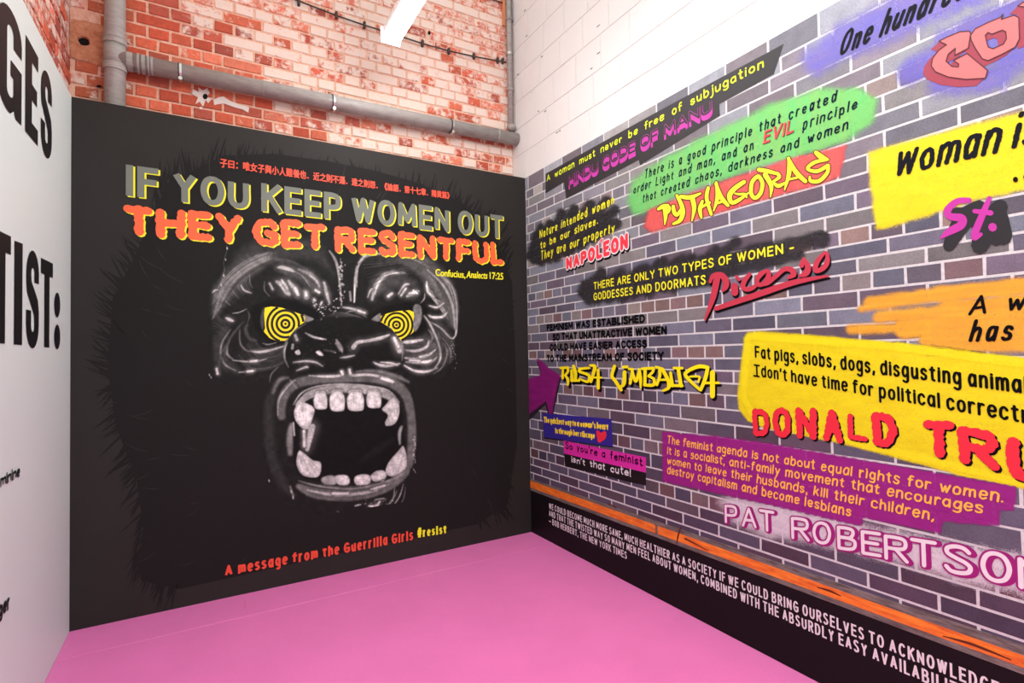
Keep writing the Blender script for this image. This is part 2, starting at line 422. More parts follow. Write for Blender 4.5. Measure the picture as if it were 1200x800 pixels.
# a brick: pillow-edged block, slightly uneven (12-20 faces)
def brick_geo(rnd, wall, u0, u1, v0, v1, depth0, proud, ch=0.003, jit=0.0015):
    j = lambda: rnd.uniform(-jit, jit)
    o = [(u0+j(), v0+j()), (u1+j(), v0+j()), (u1+j(), v1+j()), (u0+j(), v1+j())]
    cu, cv = (u0+u1)/2, (v0+v1)/2
    ins = [(u+(ch if u < cu else -ch), v+(ch if v < cv else -ch)) for u, v in o]
    V = [(u, v, -depth0) for u, v in o]+[(u, v, proud-ch*0.7) for u, v in o]+[(u, v, proud+j()*0.4) for u, v in ins]
    Fc = [(8, 9, 10, 11)]
    for k in range(4):
        l = (k+1) % 4
        Fc += [(k, l, 4+l, 4+k), (4+k, 4+l, 8+l, 8+k)]
    return V, Fc

# ================================================================== SETTING
FLOOR = ink((216, 112, 172), 0.42, 0.03, 0.4)
def floor_mat():
    m, nt, b = new_mat('pink_floor_paint')
    f = remap(nt, noise(nt, 2.2, 6, 0.6), 0.3, 0.7, 0.95, 1.05)
    f2 = remap(nt, noise(nt, 55, 4, 0.6, (1, 4, 1)), 0.35, 0.65, 0.965, 1.03)
    c = mix(nt, 1.0, rgb(224, 115, 176), f, 'MULTIPLY'); c = mix(nt, 1.0, c, f2, 'MULTIPLY')
    nt.links.new(c, b.inputs['Base Color']); b.inputs['Roughness'].default_value = 0.42
    b.inputs['Specular IOR Level'].default_value = 0.35
    bump(nt, b, noise(nt, 38, 5, 0.65), 0.25, 0.002)
    return m
FM = floor_mat()
floor = box('floor', (-3.3, 2.5, -7.0, 0.3, -0.10, -0.006), ink((200, 100, 158), 0.5), None); tag(floor, kind='structure')
# the floor is covered with painted boards laid edge to edge
def board(x0, x1, y0, y1, z=0.0):
    bm = bmesh.new(); vs = [bm.verts.new(p) for p in box_verts(x0, x1, y0, y1, -0.007, z)]
    for f in BF: bm.faces.new([vs[i] for i in f])
    bmesh.ops.bevel(bm, geom=[e for e in bm.edges if all(v.co.z > z-1e-4 for v in e.verts)], offset=0.0015, segments=1, affect='EDGES')
    o = bm_obj('floor_board', bm, FM, floor); return o
board(-3.028, -2.165, -0.335, 0.0, 0.0012); board(-2.165, 0.0, -0.335, 0.0, 0.0002)
board(-3.028, -0.002, -2.775, -0.336, 0.0); board(-3.028, -0.002, -5.2, -2.777, 0.0); board(-3.028, -0.002, -7.0, -5.202, 0.0)
for o in list(floor.children): o.name = 'floor_board'

def white_wall_mat(c=(220, 219, 218), n=0.015):
    m, nt, b = new_mat('white_wall_paint')
    f = remap(nt, noise(nt, 5, 5), 0.3, 0.7, 1-n, 1+n)
    nt.links.new(mix(nt, 1.0, rgb(*c), f, 'MULTIPLY'), b.inputs['Base Color'])
    b.inputs['Roughness'].default_value = 0.6
    bump(nt, b, noise(nt, 70, 5, 0.6), 0.3, 0.002)
    return m
WP = white_wall_mat()

# wall_right: painted blockwork; the joints are slightly sunk
wall_right = box('wall_right', (0.012, 0.30, -7.0, D_BR+0.15, 0, 5.4), WP); tag(wall_right, kind='structure')
rnd = random.Random(11)
zr = [3.0, 3.235, 3.47, 3.71, 3.945, 4.18, 4.42, 4.655, 4.89]
ph = [0.865, 1.78, 1.583, 1.10, 1.45, 1.22, 1.40, 1.12]
cnt = 0
for r in range(8):
    us = [ph[r]+0.287*k for k in range(-8, 9)]
    for k in range(len(us)-1):
        u0, u1 = max(us[k]+0.003, -D_BR+0.002), us[k+1]-0.003
        if u1-u0 < 0.04: continue
        # only the blocks the photograph can see (below its upper edge), plus one beyond
        if zr[r] > 4.75-0.72*max(u0, 0)+0.25: continue
        V, Fc = brick_geo(rnd, 'R', u0, u1, zr[r]+0.003, zr[r+1]-0.003, 0.0, 0.0035, 0.0022, 0.0015)
        mesh_obj('block', [(0.012-p[2]-0.0005, -p[0], p[1]) for p in V], Fc, WP, wall_right); cnt += 1
# open pits in the joints
pit = ink((70, 60, 60), 0.9, 0)
for (x, y, a) in ((606, 87, .02), (634, 66, .018), (659, 42, .02), (700, 30, .02), (630, 130, .012), (655, 153, .012), (703, 106, .015), (729, 75, .012), (638, 130, .022), (652, 155, .022), (600, 25, .02), (614, 12, .02), (692, 80, .015), (616, 42, .02), (700, 62, .02), (623, 108, .012)):
    p = uv_of('R', x, y); bm = bmesh.new(); n = 9
    V = []
    for i in range(n):
        t = 2*math.pi*i/n; q = 0.7+0.5*rnd.random()
        V.append(bm.verts.new((0.0078, -(p[0]+a*q*math.cos(t)), p[1]+0.0045*q*math.sin(t))))
    bm.faces.new(V)
    ex = bmesh.ops.extrude_face_region(bm, geom=bm.faces[:])
    for v in [g for g in ex['geom'] if isinstance(g, bmesh.types.BMVert)]: v.co.x += 0.002
    bm_obj('chip', bm, pit, wall_right)

# ---- old red brick: colour per brick, leftover whitewash by coverage
def red_brick_mat():
    m, nt, b = new_mat('old_red_brick')
    oi = N(nt, 'ShaderNodeObjectInfo')
    f = remap(nt, noise(nt, 45, 6, 0.65), 0.3, 0.7, 0.80, 1.18)
    c = mix(nt, 1.0, oi.outputs['Color'], f, 'MULTIPLY')
    # whitewash patches
    n1 = noise(nt, 17, 6, 0.72)
    th = N(nt, 'ShaderNodeMath', operation='SUBTRACT'); nt.links.new(remap(nt, n1, 0.26, 0.74, 0, 1), th.inputs[1])
    nt.links.new(oi.outputs['Alpha'], th.inputs[0])
    msk = remap(nt, th.outputs[0], -0.12, 0.16, 0, 0.93)
    n2 = remap(nt, noise(nt, 60, 4), 0.3, 0.7, 0, 1)
    wash = mix(nt, n2, rgb(240, 208, 190), rgb(226, 219, 212))
    nt.links.new(mix(nt, msk, c, wash), b.inputs['Base Color'])
    b.inputs['Roughness'].default_value = 0.85
    bump(nt, b, noise(nt, 90, 6, 0.7), 0.6, 0.004)
    return m
RB = red_brick_mat()
def mortar_mat():
    m, nt, b = new_mat('lime_mortar')
    f = remap(nt, noise(nt, 30, 6, 0.7), 0.3, 0.7, 0, 1)
    nt.links.new(mix(nt, f, rgb(214, 150, 120), rgb(240, 204, 184)), b.inputs['Base Color'])
    b.inputs['Roughness'].default_value = 0.9
    bump(nt, b, noise(nt, 80, 6, 0.7), 0.7, 0.004)
    return m
MM = mortar_mat()
wall_back = box('wall_back', (-3.35, 0.30, D_BR, D_BR+0.25, 0, 5.2), MM); tag(wall_back, kind='structure')
wall_left = box('wall_left', (-3.35, -3.075, -7.0, D_BR+0.25, 0, 5.2), MM); tag(wall_left, kind='structure')

def brick_colour(r, x, z, side=False):
    base = r.choice([(198, 88, 62), (188, 80, 56), (206, 102, 74), (180, 84, 66), (202, 94, 66), (170, 80, 64), (212, 118, 92)])
    k = r.uniform(0.92, 1.08); c = [min(255, v*k) for v in base]
    if side: cov = r.choice([0.1, .3, .45, .5, .6])
    else:
        # photo: bare red at the left and low, whitewashed across the middle and right
        edge = (x+2.35)/0.55 + (z-3.45)*1.0 + r.uniform(-0.6, 0.6)
        t = min(1, max(0, edge))
        cov = t*r.choice([0.42, .55, .7, .85, 1.0, 1.1, 1.1, 1.15])
        if t < 0.25: cov = r.choice([0, 0, 0.05, 0.12])
        if z < 3.30: cov = cov*0.72 if x < -1.3 else cov*0.95
        if x < -2.78: c = [188, 96, 66]; cov = r.choice([.15, .25, .35])
        if x > -0.7 and r.random() < 0.3: cov = 0.4
    return (lin(c[0]), lin(c[1]), lin(c[2]), max(0.0, min(1.2, cov)))

PITCH_B = 0.0776
brk = []
rb = random.Random(5)
for r in range(-2, 24):
    zc = 3.127+PITCH_B*r; z0, z1 = zc-0.0315, zc+0.0315
    if z1 < 2.96 or zc > 4.95: continue
    header = (r % 2 == 0)
    if header: us = [-2.687+0.1225*k for k in range(-4, 26)]
    else: us = [-2.51+0.2445*k+(0.0 if r % 4 == 1 else 0.004) for k in range(-4, 14)]
    for k in range(len(us)-1):
        u0, u1 = us[k]+0.0075, us[k+1]-0.0075
        u0 = max(u0, -3.072); u1 = min(u1, 0.010)
        if u1-u0 < 0.03: continue
        if not header and rb.random() < 0.16 and u1-u0 > 0.2:
            um = (u0+u1)/2; brk.append((u0, um-0.007, z0, z1)); brk.append((um+0.007, u1, z0, z1))
        else: brk.append((u0, u1, z0, z1))
def vis_top(x): return 3.674+(4.70-3.674)*((x+3.074)/3.1)**1.0 - 0.10*math.sin(math.pi*(x+3.07)/3.1)
seen, rest = [], []
for b_ in brk:
    xm = (b_[0]+b_[1])/2
    if -3.06 < xm < -2.90 and 3.33 < b_[2] < 3.58: continue         # rendered patch with the hole
    if b_[2] < vis_top(xm)+0.03: seen.append(b_)
    else: rest.append(b_)
seen.sort(key=lambda b_: -(b_[1]-b_[0])/(math.dist(((b_[0]+b_[1])/2, b_[2]), (CX, 1.5))+1))
rest += seen[298:]; seen = seen[:298]
def to_back(p): return (p[0], D_BR-p[2], p[1])
for i, b_ in enumerate(seen):
    V, Fc = brick_geo(rb, 'B', *b_[:4], 0.004, rb.uniform(0.004, 0.0095), 0.0035, 0.0022)
    o = mesh_obj('brick', [to_back(p) for p in V], Fc, RB, wall_back)
    o.color = brick_colour(rb, (b_[0]+b_[1])/2, b_[2])
V, Fc = [], []
for b_ in rest:
    v, f = brick_geo(rb, 'B', *b_[:4], 0.004, 0.007, 0.0035, 0.002)
    n = len(V); V += [to_back(p) for p in v]; Fc += [tuple(n+i for i in q) for q in f]
o = mesh_obj('upper_bricks', V, Fc, RB, wall_back); o['kind'] = 'stuff'; o.color = (lin(214), lin(120), lin(96), 0.55)

# rendered patch with a round hole near the corner
def plaster_mat():
    m, nt, b = new_mat('rough_render')
    f = remap(nt, noise(nt, 26, 6, 0.7), 0.3, 0.7, 0, 1)
    nt.links.new(mix(nt, f, rgb(176, 98, 66), rgb(222, 158, 122)), b.inputs['Base Color']); b.inputs['Roughness'].default_value = 0.9
    bump(nt, b, noise(nt, 60, 6, 0.75), 1.0, 0.008)
    return m
hx, hz, hr = -3.007, 3.437, 0.030
bm = bmesh.new(); n = 28; outer, inner, deep = [], [], []
for i in range(n):
    t = 2*math.pi*i/n; cx_, sz_ = math.cos(t), math.sin(t)
    s_ = min(0.062/max(abs(cx_), 1e-6), 0.115/max(abs(sz_), 1e-6)); s2 = min(0.098/max(abs(cx_), 1e-6), 0.125/max(abs(sz_), 1e-6)) if cx_ > 0 else s_
    q = s2*(1+0.05*rb.random())
    outer.append(bm.verts.new((hx+q*cx_, D_BR-0.010, hz+q*sz_)))
    k = hr*(1+0.16*rb.random())
    inner.append(bm.verts.new((hx+k*cx_, D_BR-0.013, hz+k*0.9*sz_)))
    deep.append(bm.verts.new((hx+k*0.8*cx_, D_BR-0.0005, hz+k*0.72*sz_)))
for i in range(n):
    j = (i+1) % n
    bm.faces.new((outer[i], outer[j], inner[j], inner[i])); bm.faces.new((inner[i], inner[j], deep[j], deep[i]))
bm_obj('render_patch', bm, plaster_mat(), wall_back)
bm = bmesh.new(); bmesh.ops.create_circle(bm, cap_ends=True, segments=24, radius=0.0315, matrix=Matrix.Translation((hx, D_BR-0.0015, hz)) @ Matrix.Rotation(math.pi/2, 4, 'X'))
bm_obj('bored_hole', bm, ink((16, 12, 10), 0.95, 0), wall_back)
# blobs of spilt plaster under the pipe and a knocked-out hole in them
bl = [('p', [(226, 104), (233, 108), (232, 102), (238, 106), (243, 103), (246, 109), (242, 113), (248, 116), (244, 121), (241, 117), (238, 125), (234, 119), (229, 122), (232, 114), (225, 110)]),
      ('p', [(250, 117), (256, 114), (262, 113), (268, 117), (276, 121), (286, 124), (292, 126), (291, 132), (284, 128), (276, 126), (270, 124), (262, 121), (256, 122), (251, 123)]), ('p', [(234, 125), (237, 125), (237, 128), (234, 128)])]
def on_bricks(p, off=0.010):
    d = px_ray(*p); t = (D_BR-off-CY)/d.y; return tuple(C0+d*t)
g = Ink2D(); [g.poly(it[1]) for it in bl]; build_ink('plaster_splash', g, lambda p: on_bricks(p, 0.011), ink((226, 214, 208), 0.8), wall_back)
g = Ink2D(); g.disc((240.5, 113), 3.0, 3.4, 10); g.disc((503, 38.5), 1.8, 2.6, 8); g.disc((116, 101), 3.4, 1.6, 8); build_ink('bored_hole', g, lambda p: on_bricks(p, 0.0125), ink((22, 16, 14), 0.95, 0), wall_back)

# side wall bricks, upper left
for r in range(0, 18):
    z0 = 3.03+PITCH_B*r-0.0315; z1 = z0+0.063; header = r % 2 == 0
    st = 0.1225 if header else 0.2445; y = D_BR-0.01-(0.06 if r % 4 == 1 else 0)
    while y > -1.0:
        y0, y1 = y-st+0.0075, y-0.0075; y -= st
        if z0 > 3.78+0.74*y0+0.35: continue
        V, Fc = brick_geo(rb, 'L', y0, y1, z0, z1, 0.003, rb.uniform(0.003, 0.010), 0.0035, 0.003)
        o = mesh_obj('brick', [(-3.075+p[2], p[0], p[1]) for p in V], Fc, RB, wall_left)
        o.color = brick_colour(rb, y0, z0, True)

# ================================================================== PIPES
def pipe_mat():
    m, nt, b = new_mat('grey_pipe')
    f = remap(nt, noise(nt, 12, 6, 0.6, (1, 1, 4)), 0.3, 0.7, 0, 1)
    nt.links.new(mix(nt, f, rgb(140, 134, 130), rgb(166, 160, 156)), b.inputs['Base Color']); b.inputs['Roughness'].default_value = 0.42
    return m
PM = pipe_mat()
steel, nt_, b_ = new_mat('zinc_steel'); b_.inputs['Base Color'].default_value = rgb(200, 198, 194); b_.inputs['Metallic'].default_value = 1; b_.inputs['Roughness'].default_value = 0.28
blackp = ink((38, 36, 36), 0.5, 0)
soil = empty('soil_pipe', (-2.845, 0.10, 2.2)); tag(soil, 'thick grey plastic soil pipe running up the brick wall with a long sloping branch', 'pipe')
YP = 0.135; R_V = 0.054; XV = -2.845
bm = bmesh.new(); cyl_between(bm, (XV, YP, 2.2), (XV, YP, 5.0), R_V, 36); bm_obj('vertical_pipe', bm, PM, soil, True)
def on_pipe(x, y, yy=YP):
    d = px_ray(x, y); t = (yy-CY)/d.y; return C0+d*t
for (x, y) in ((136, 46), (136, 77)):
    p = on_pipe(x, y, YP-0.05); zz = p.z
    bm = bmesh.new(); cyl_between(bm, (XV, YP, zz-0.016), (XV, YP, zz+0.016), R_V+0.007, 36)
    cyl_between(bm, (XV, YP, zz+0.016), (XV, YP, zz+0.024), R_V+0.009, 36)
    o = bm_obj('collar', bm, PM, soil)
bm = bmesh.new(); cyl_between(bm, (XV, YP, on_pipe(136, 77, YP-.05).z), (XV, YP, on_pipe(136, 46, YP-.05).z), R_V+0.0035, 36); bm_obj('tee_body', bm, PM, soil, True)
pa = on_pipe(160, 72.5, YP-0.02); pb = on_pipe(596, 160, YP-0.02)
pa = Vector((XV, YP, pa.z+ (pa.x-XV)*-(pb.z-pa.z)/(pb.x-pa.x))); pb = Vector((0.006, YP, pb.z))
dirp = (pb-pa).normalized(); R_H = 0.053
bm = bmesh.new(); cyl_between(bm, pa, pb, R_H, 36); bm_obj('branch_pipe', bm, PM, soil, True)
def along(x, y):  # the point on the branch axis seen at a photo column
    d = px_ray(x, y); t = (YP-0.03-CY)/d.y; return pa+dirp*((C0+d*t-pa).dot(dirp))
for (x, y, wd, rr) in ((152, 66, 0.03, .004), (162, 70, 0.012, .008), (168, 71, 0.018, .005), (174, 73, 0.010, .008), (178, 74, 0.014, .003), (309, 104, 0.006, .003), (584, 160, 0.012, .004)):
    c = along(x, y); bm = bmesh.new(); cyl_between(bm, c-dirp*wd/2, c+dirp*wd/2, R_H+rr, 36); bm_obj('collar', bm, PM, soil)
for (x, y) in ((211, 84), (391, 122), (530, 148)):
    c = along(x, y)
    bm = bmesh.new(); cyl_between(bm, c-dirp*0.011, c+dirp*0.004, R_H+0.0035, 36); k = bm_obj('clamp', bm, blackp, soil)
    bm = bmesh.new(); cyl_between(bm, c-dirp*0.004, c+dirp*0.009, R_H+0.006, 36); bm_obj('band', bm, steel, k)
    bm = bmesh.new(); q = c+Vector((0.002, -0.035, -R_H-0.006)); cyl_between(bm, q+Vector((0, 0.03, 0)), q-Vector((0, 0.014, 0)), 0.011, 12); bm_obj('bolt', bm, steel, k)
    bm = bmesh.new(); cyl_between(bm, c+Vector((0, R_H, 0)), c+Vector((0, D_BR-YP, 0)), 0.006, 10); bm_obj('stand_off', bm, steel, k)

# slim pipe in the corner between brick and painted blockwork
slim = empty('slim_conduit', (-0.055, 0.15, 3.3)); tag(slim, 'slim grey conduit rising in the corner between red brick and white blockwork', 'pipe')
p0 = on_pipe(596.0, 148, 0.17); p1 = on_pipe(597, 2, 0.17)
p0.x = p1.x = -0.035; p1.z = 5.0
bm = bmesh.new(); cyl_between(bm, (p0.x, 0.17, p0.z), (p1.x, 0.17, 5.0), 0.023, 20); bm_obj('tube', bm, PM, slim, True)
for y in (21, 104, 62):
    z = on_pipe(598, y, 0.15).z; bm = bmesh.new()
    cyl_between(bm, (p0.x, 0.17, z-0.012), (p0.x, 0.17, z+0.012), 0.030, 20)
    bm_obj('collar', bm, PM if y != 62 else steel, slim)
bm = bmesh.new(); bmesh.ops.create_uvsphere(bm, u_segments=14, v_segments=10, radius=0.04, matrix=Matrix.Translation((-0.035, 0.16, p0.z-0.01)) @ Matrix.Diagonal((1, 1, .8, 1))); bm_obj('elbow', bm, PM, slim, True)

# thin cable clipped along the brick wall
cable = empty('wall_cable', tuple(on_bricks((350, 2), 0.02))); tag(cable, 'thin dark cable clipped in a long sagging line across the upper brick wall', 'cable')
cm = ink((70, 58, 54), 0.6, 0)
pts = [(349, -12), (350, 1), (394, 18), (427, 29.5), (462, 40), (495, 51), (526, 59.5), (555, 66), (585, 71.5), (593, 73)]
pts[0] = (325, -7)
cp = [Vector(on_bricks(p, 0.022)) for p in pts]
bm = bmesh.new()
for a, b in zip(cp[:-1], cp[1:]): cyl_between(bm, a, b, 0.0055, 10)
for p_ in cp[1:-1]: bmesh.ops.create_uvsphere(bm, u_segments=8, v_segments=6, radius=0.0055, matrix=Matrix.Translation(p_))
bm_obj('cable', bm, cm, cable, True)
for p in ((350, 3), (394, 18), (427, 29.5), (495, 51), (526, 60), (555, 66), (583, 71), (589, 71.5)):
    c = Vector(on_bricks(p, 0.015)); bm = bmesh.new()
    vs = [bm.verts.new(q) for q in box_verts(c.x-0.009, c.x+0.009, c.y-0.016, D_BR, c.z-0.026, c.z+0.026)]
    for f in BF: bm.faces.new([vs[i] for i in f])
    bmesh.ops.bevel(bm, geom=bm.edges[:], offset=0.004, segments=1, affect='EDGES')
    k = bm_obj('clip', bm, cm, cable)
top = empty('timber_batten', tuple(on_bricks((592, 12), 0.02))); tag(top, 'short bare wooden batten on the brick beside the corner conduit', 'batten')
c = Vector(on_bricks((590.5, 12), 0.02)); box('strip', (c.x-0.014, c.x+0.014, D_BR-0.03, D_BR, c.z-0.14, c.z+0.11), ink((206, 138, 100), 0.7), top)
cab2 = empty('cable_end', tuple(on_bricks((580, 0), 0.02))); tag(cab2, 'short dark cable end reaching the corner conduit at the top edge', 'cable')
bm = bmesh.new(); cyl_between(bm, on_bricks((560, -6), 0.02), on_bricks((594, 5), 0.02), 0.006, 8); bm_obj('cable', bm, cm, cab2, True)

# ================================================================== FLUORESCENT BATTEN
lamp = empty('fluorescent_light', (-1.2, -0.9, 3.72)); tag(lamp, 'bright white twin-tube fluorescent batten hanging before the brick wall', 'light')
em, nt_, b_ = new_mat('lit_tube'); b_.inputs['Base Color'].default_value = (1, 1, 1, 1)
b_.inputs['Emission Color'].default_value = (1, 0.985, 0.97, 1); b_.inputs['Emission Strength'].default_value = 30
ZL = 3.70
dL = px_ray(457, 47); tL = (ZL-CH)/dL.z; eL = C0+dL*tL            # near end of the tubes
dU = px_ray(486, 0); tU = (ZL-CH)/dU.z; eU = C0+dU*tU
XL = (eL.x+eU.x)/2; YL = eL.y
whm = ink((235, 235, 235), 0.4, 0)
box('housing', (XL-0.05, XL+0.05, YL-1.5, YL, ZL+0.03, ZL+0.085), whm, lamp)
for sx_ in (-0.036, 0.036):
    bm = bmesh.new(); cyl_between(bm, (XL+sx_, YL-1.48, ZL), (XL+sx_, YL-0.0, ZL), 0.026, 16); bm_obj('tube', bm, em, lamp, True)
for yy in (YL-1.5, YL+0.012):
    box('end_cap', (XL-0.068, XL+0.068, yy-0.010, yy-0.002, ZL-0.028, ZL+0.085), whm, lamp)
for yy in (YL-1.3, YL-0.2):
    bm = bmesh.new(); cyl_between(bm, (XL, yy, ZL+0.085), (XL, yy, 5.2), 0.003, 8); bm_obj('hanging_wire', bm, steel, lamp)

# ================================================================== WHITE TEXT BOARD (left)
lb = empty('text_board', (-Wd, -1.5, 0)); tag(lb, 'white exhibition board with huge black condensed capitals along the left side', 'display board')
def board_white():
    m, nt, b = new_mat('satin_white_board'); b.inputs['Base Color'].default_value = rgb(222, 233, 230); b.inputs['Roughness'].default_value = 0.5
    return m
box('panel', (-Wd-0.035, -Wd, -4.6, -0.002, 0.0, H), board_white(), lb)
LK = ink((22, 22, 24), 0.5, 0, 0.3)
def ptext(nm, wall, par, text, p0, p1, h0, h1, layers, **kw): return lettering(nm, wall, text, p0, p1, h0, h1, layers, par, **kw)
# heavy condensed capitals drawn as outlines
def pz(k, pts): return [(a*k, b*k) for a, b in pts]
def arc(cx, cy, rx, ry, a0, a1, n=10): return [(cx+rx*math.cos(math.radians(a0+(a1-a0)*i/n)), cy+ry*math.sin(math.radians(a0+(a1-a0)*i/n))) for i in range(n+1)]
FAT = {  # outline, holes in a 1 x 1 box
'E': ([(0, 0), (1, 0), (1, .17), (.5, .17), (.5, .42), (.92, .42), (.92, .59), (.5, .59), (.5, .83), (1, .83), (1, 1), (0, 1)], []),
'I': ([(0, 0), (1, 0), (1, 1), (0, 1)], []),
'T': ([(.29, 0), (.71, 0), (.71, .83), (1, .83), (1, 1), (0, 1), (0, .83), (.29, .83)], []),
'G': (arc(.5, .78, .5, .22, 0, 180)+arc(.5, .22, .5, .22, 180, 270)+[(.66, .06), (.74, 0), (1, 0), (1, .52), (.52, .52), (.52, .37), (.64, .37), (.64, .24)]+arc(.5, .22, .14, .06, 0, -180, 6)+arc(.5, .78, .14, .06, 180, 0, 6)+[(.64, .66), (1, .66)], []),
'S': (arc(.5, .76, .5, .25, -10, 180)+[(0, .66), (.06, .56), (.6, .34), (.63, .28)]+arc(.5, .22, .13, .06, 0, -180, 6)+[(.37, .38), (0, .38)]+arc(.5, .24, .5, .25, 180, 360)+[(1, .38), (.92, .50), (.40, .68), (.37, .74)]+arc(.5, .78, .13, .05, 180, 0, 6)+[(.63, .68), (1, .68)], []),
'A': ([(0, 0), (.33, 0), (.38, .2), (.62, .2), (.67, 0), (1, 0), (.7, 1), (.3, 1)], [[(.42, .36), (.58, .36), (.5, .76)]]),
}
def fat(ch, wall, x0, x1, y0, y1, h0, h1, mat, par, off=0.002):
    A = uv_of(wall, x0, y0); B = uv_of(wall, x1, y1); ta = uv_of(wall, x0, y0-h0); tb = uv_of(wall, x1, y1-h1)
    g = Ink2D(); o, hs = FAT[ch]; g.poly(o, hs)
    f = lambda p: at(wall, A[0]+(B[0]-A[0])*p[0], (A[1]+(B[1]-A[1])*p[0])+p[1]*((ta[1]-A[1])+((tb[1]-B[1])-(ta[1]-A[1]))*p[0]), off)
    return build_ink('letter', g, f, mat, par)
fat('G', 'L', -4, 24.4, 117, 147, 132, 116, LK, lb); fat('E', 'L', 28.9, 43.7, 153, 171, 114, 104.5, LK, lb); fat('S', 'L', 47.2, 60, 176, 191, 102.5, 97, LK, lb)
fat('A', 'L', -34, -8, 85, 113, 152, 133, LK, lb)
fat('T', 'L', -12, 11.3, 401, 403, 136, 126.5, LK, lb); fat('I', 'L', 15.7, 25.2, 403.3, 404, 122, 119, LK, lb)
fat('S', 'L', 29.8, 44.7, 406.5, 407.5, 116, 110, LK, lb); fat('T', 'L', 47, 61, 406, 407.5, 104.5, 99, LK, lb)
g = Ink2D()
for cy_, ry_ in ((357.2, 14.6), (394.7, 14.6)): g.disc((67.1, cy_), 3.5, ry_, 20)
build_ink('letter', g, lambda p: tuple(cast('L', p[0], p[1], 0.002)), LK, lb)
ptext('lettering', 'L', lb, "minine", (-0.5, 571), (22.5, 558), 15, 14.5, [(LK, 0, 0, 0)], pen=0.20, gap=0.13, square=True)
ptext('lettering', 'L', lb, "ger", (-2.5, 725), (10.7, 713), 21, 20, [(LK, 0, 0, 0)], pen=0.22, gap=0.1, square=True)

# ================================================================== BLACK BOARD (back)
bb = empty('poster_board', (-Wd/2, 0, 0)); tag(bb, 'black exhibition board showing a roaring ape face under grey and orange capitals', 'display board')
def board_black():
    m, nt, b = new_mat('matt_black_board')
    f = remap(nt, noise(nt, 3, 5), 0.3, 0.7, 0.93, 1.07)
    nt.links.new(mix(nt, 1.0, rgb(38, 35, 33), f, 'MULTIPLY'), b.inputs['Base Color']); b.inputs['Roughness'].default_value = 0.55; b.inputs['Specular IOR Level'].default_value = 0.22
    return m
BBM = board_black()
box('panel', (-Wd, 0.0, 0.0, 0.08, 0.0, H), BBM, bb)

# hair silhouette: filled shape and tapering tufts
HM = ink((26, 24, 24), 0.6, 0.04, 0.15)
sil = [(196, 215), (158, 300), (132, 350), (126, 430), (136, 500), (160, 560), (168, 620), (165, 680), (210, 690), (400, 648), (560, 614), (595, 590), (606, 520), (604, 420), (600, 330), (588, 300), (580, 268), (540, 236), (490, 214), (440, 200), (380, 188), (320, 180), (262, 182)]
rh = random.Random(9); g = Ink2D(); g.poly([(a, b) for a, b in sil])
cxm, cym = 390, 430
n = len(sil)
for i in range(n):
    a, b = sil[i], sil[(i+1) % n]; L = math.dist(a, b)
    if 8 <= i <= 9: continue
    for k in range(int(L/1.5)):
        t = rh.random(); x, y = a[0]+(b[0]-a[0])*t, a[1]+(b[1]-a[1])*t
        dx, dy = x-cxm, (y-cym)*0.8; d = math.hypot(dx, dy); dx, dy = dx/d, dy/d
        q = rh.uniform(-16, 12); x += dx*q; y += dy*q
        ang = math.atan2(dy, dx)+rh.uniform(-.3, .3)+(0.45 if x < cxm else -0.45)*(-1 if y > 450 else 1)+(0.35 if y < 260 and x < 300 else 0)
        ln = rh.uniform(8, 26)*(1.0 if x < 300 or y < 230 else 0.6); wd = rh.uniform(.7, 2.0)
        ex, ey = x+math.cos(ang)*ln, y+math.sin(ang)*ln
        if ex > 607 or x > 598 or ex < 88 or ey < 114+.1765*(ex-82.5)+12: continue
        bx, by = x-math.cos(ang)*14, y-math.sin(ang)*14
        nx_, ny_ = -math.sin(ang)*wd, math.cos(ang)*wd
        g.poly([(bx+nx_, by+ny_), (bx-nx_, by-ny_), ((x+ex)/2-nx_*.7, (y+ey)/2-ny_*.7), (ex, ey)])
build_ink('hair_print', g, lambda p: tuple(cast('B', p[0], p[1], 0.0010)), HM, bb)
# sparse lighter hairs inside
HL = ink((40, 37, 36), 0.5, 0.0, 0.2); g = Ink2D()
for _ in range(150):
    x, y = rh.uniform(135, 600), rh.uniform(185, 660)
    if 235 < x < 545 and 280 < y < 625 or y < 150+.1765*(x-82.5): continue
    ang = math.atan2(y-430, x-390)+rh.uniform(-.5, .5)+.4; ln = rh.uniform(10, 34)
    e = (x+math.cos(ang)*ln, y+math.sin(ang)*ln); m_ = (x+math.cos(ang-.12)*ln/2, y+math.sin(ang-.12)*ln/2)
    q = spline([(x, y, .2), (m_[0], m_[1], .55), (e[0], e[1], .1)], 3)
    g.ribbon([(a, b) for a, b, c in q], [c for a, b, c in q], False)
build_ink('hair_print', g, lambda p: tuple(cast('B', p[0], p[1], 0.0014)), HL, bb)

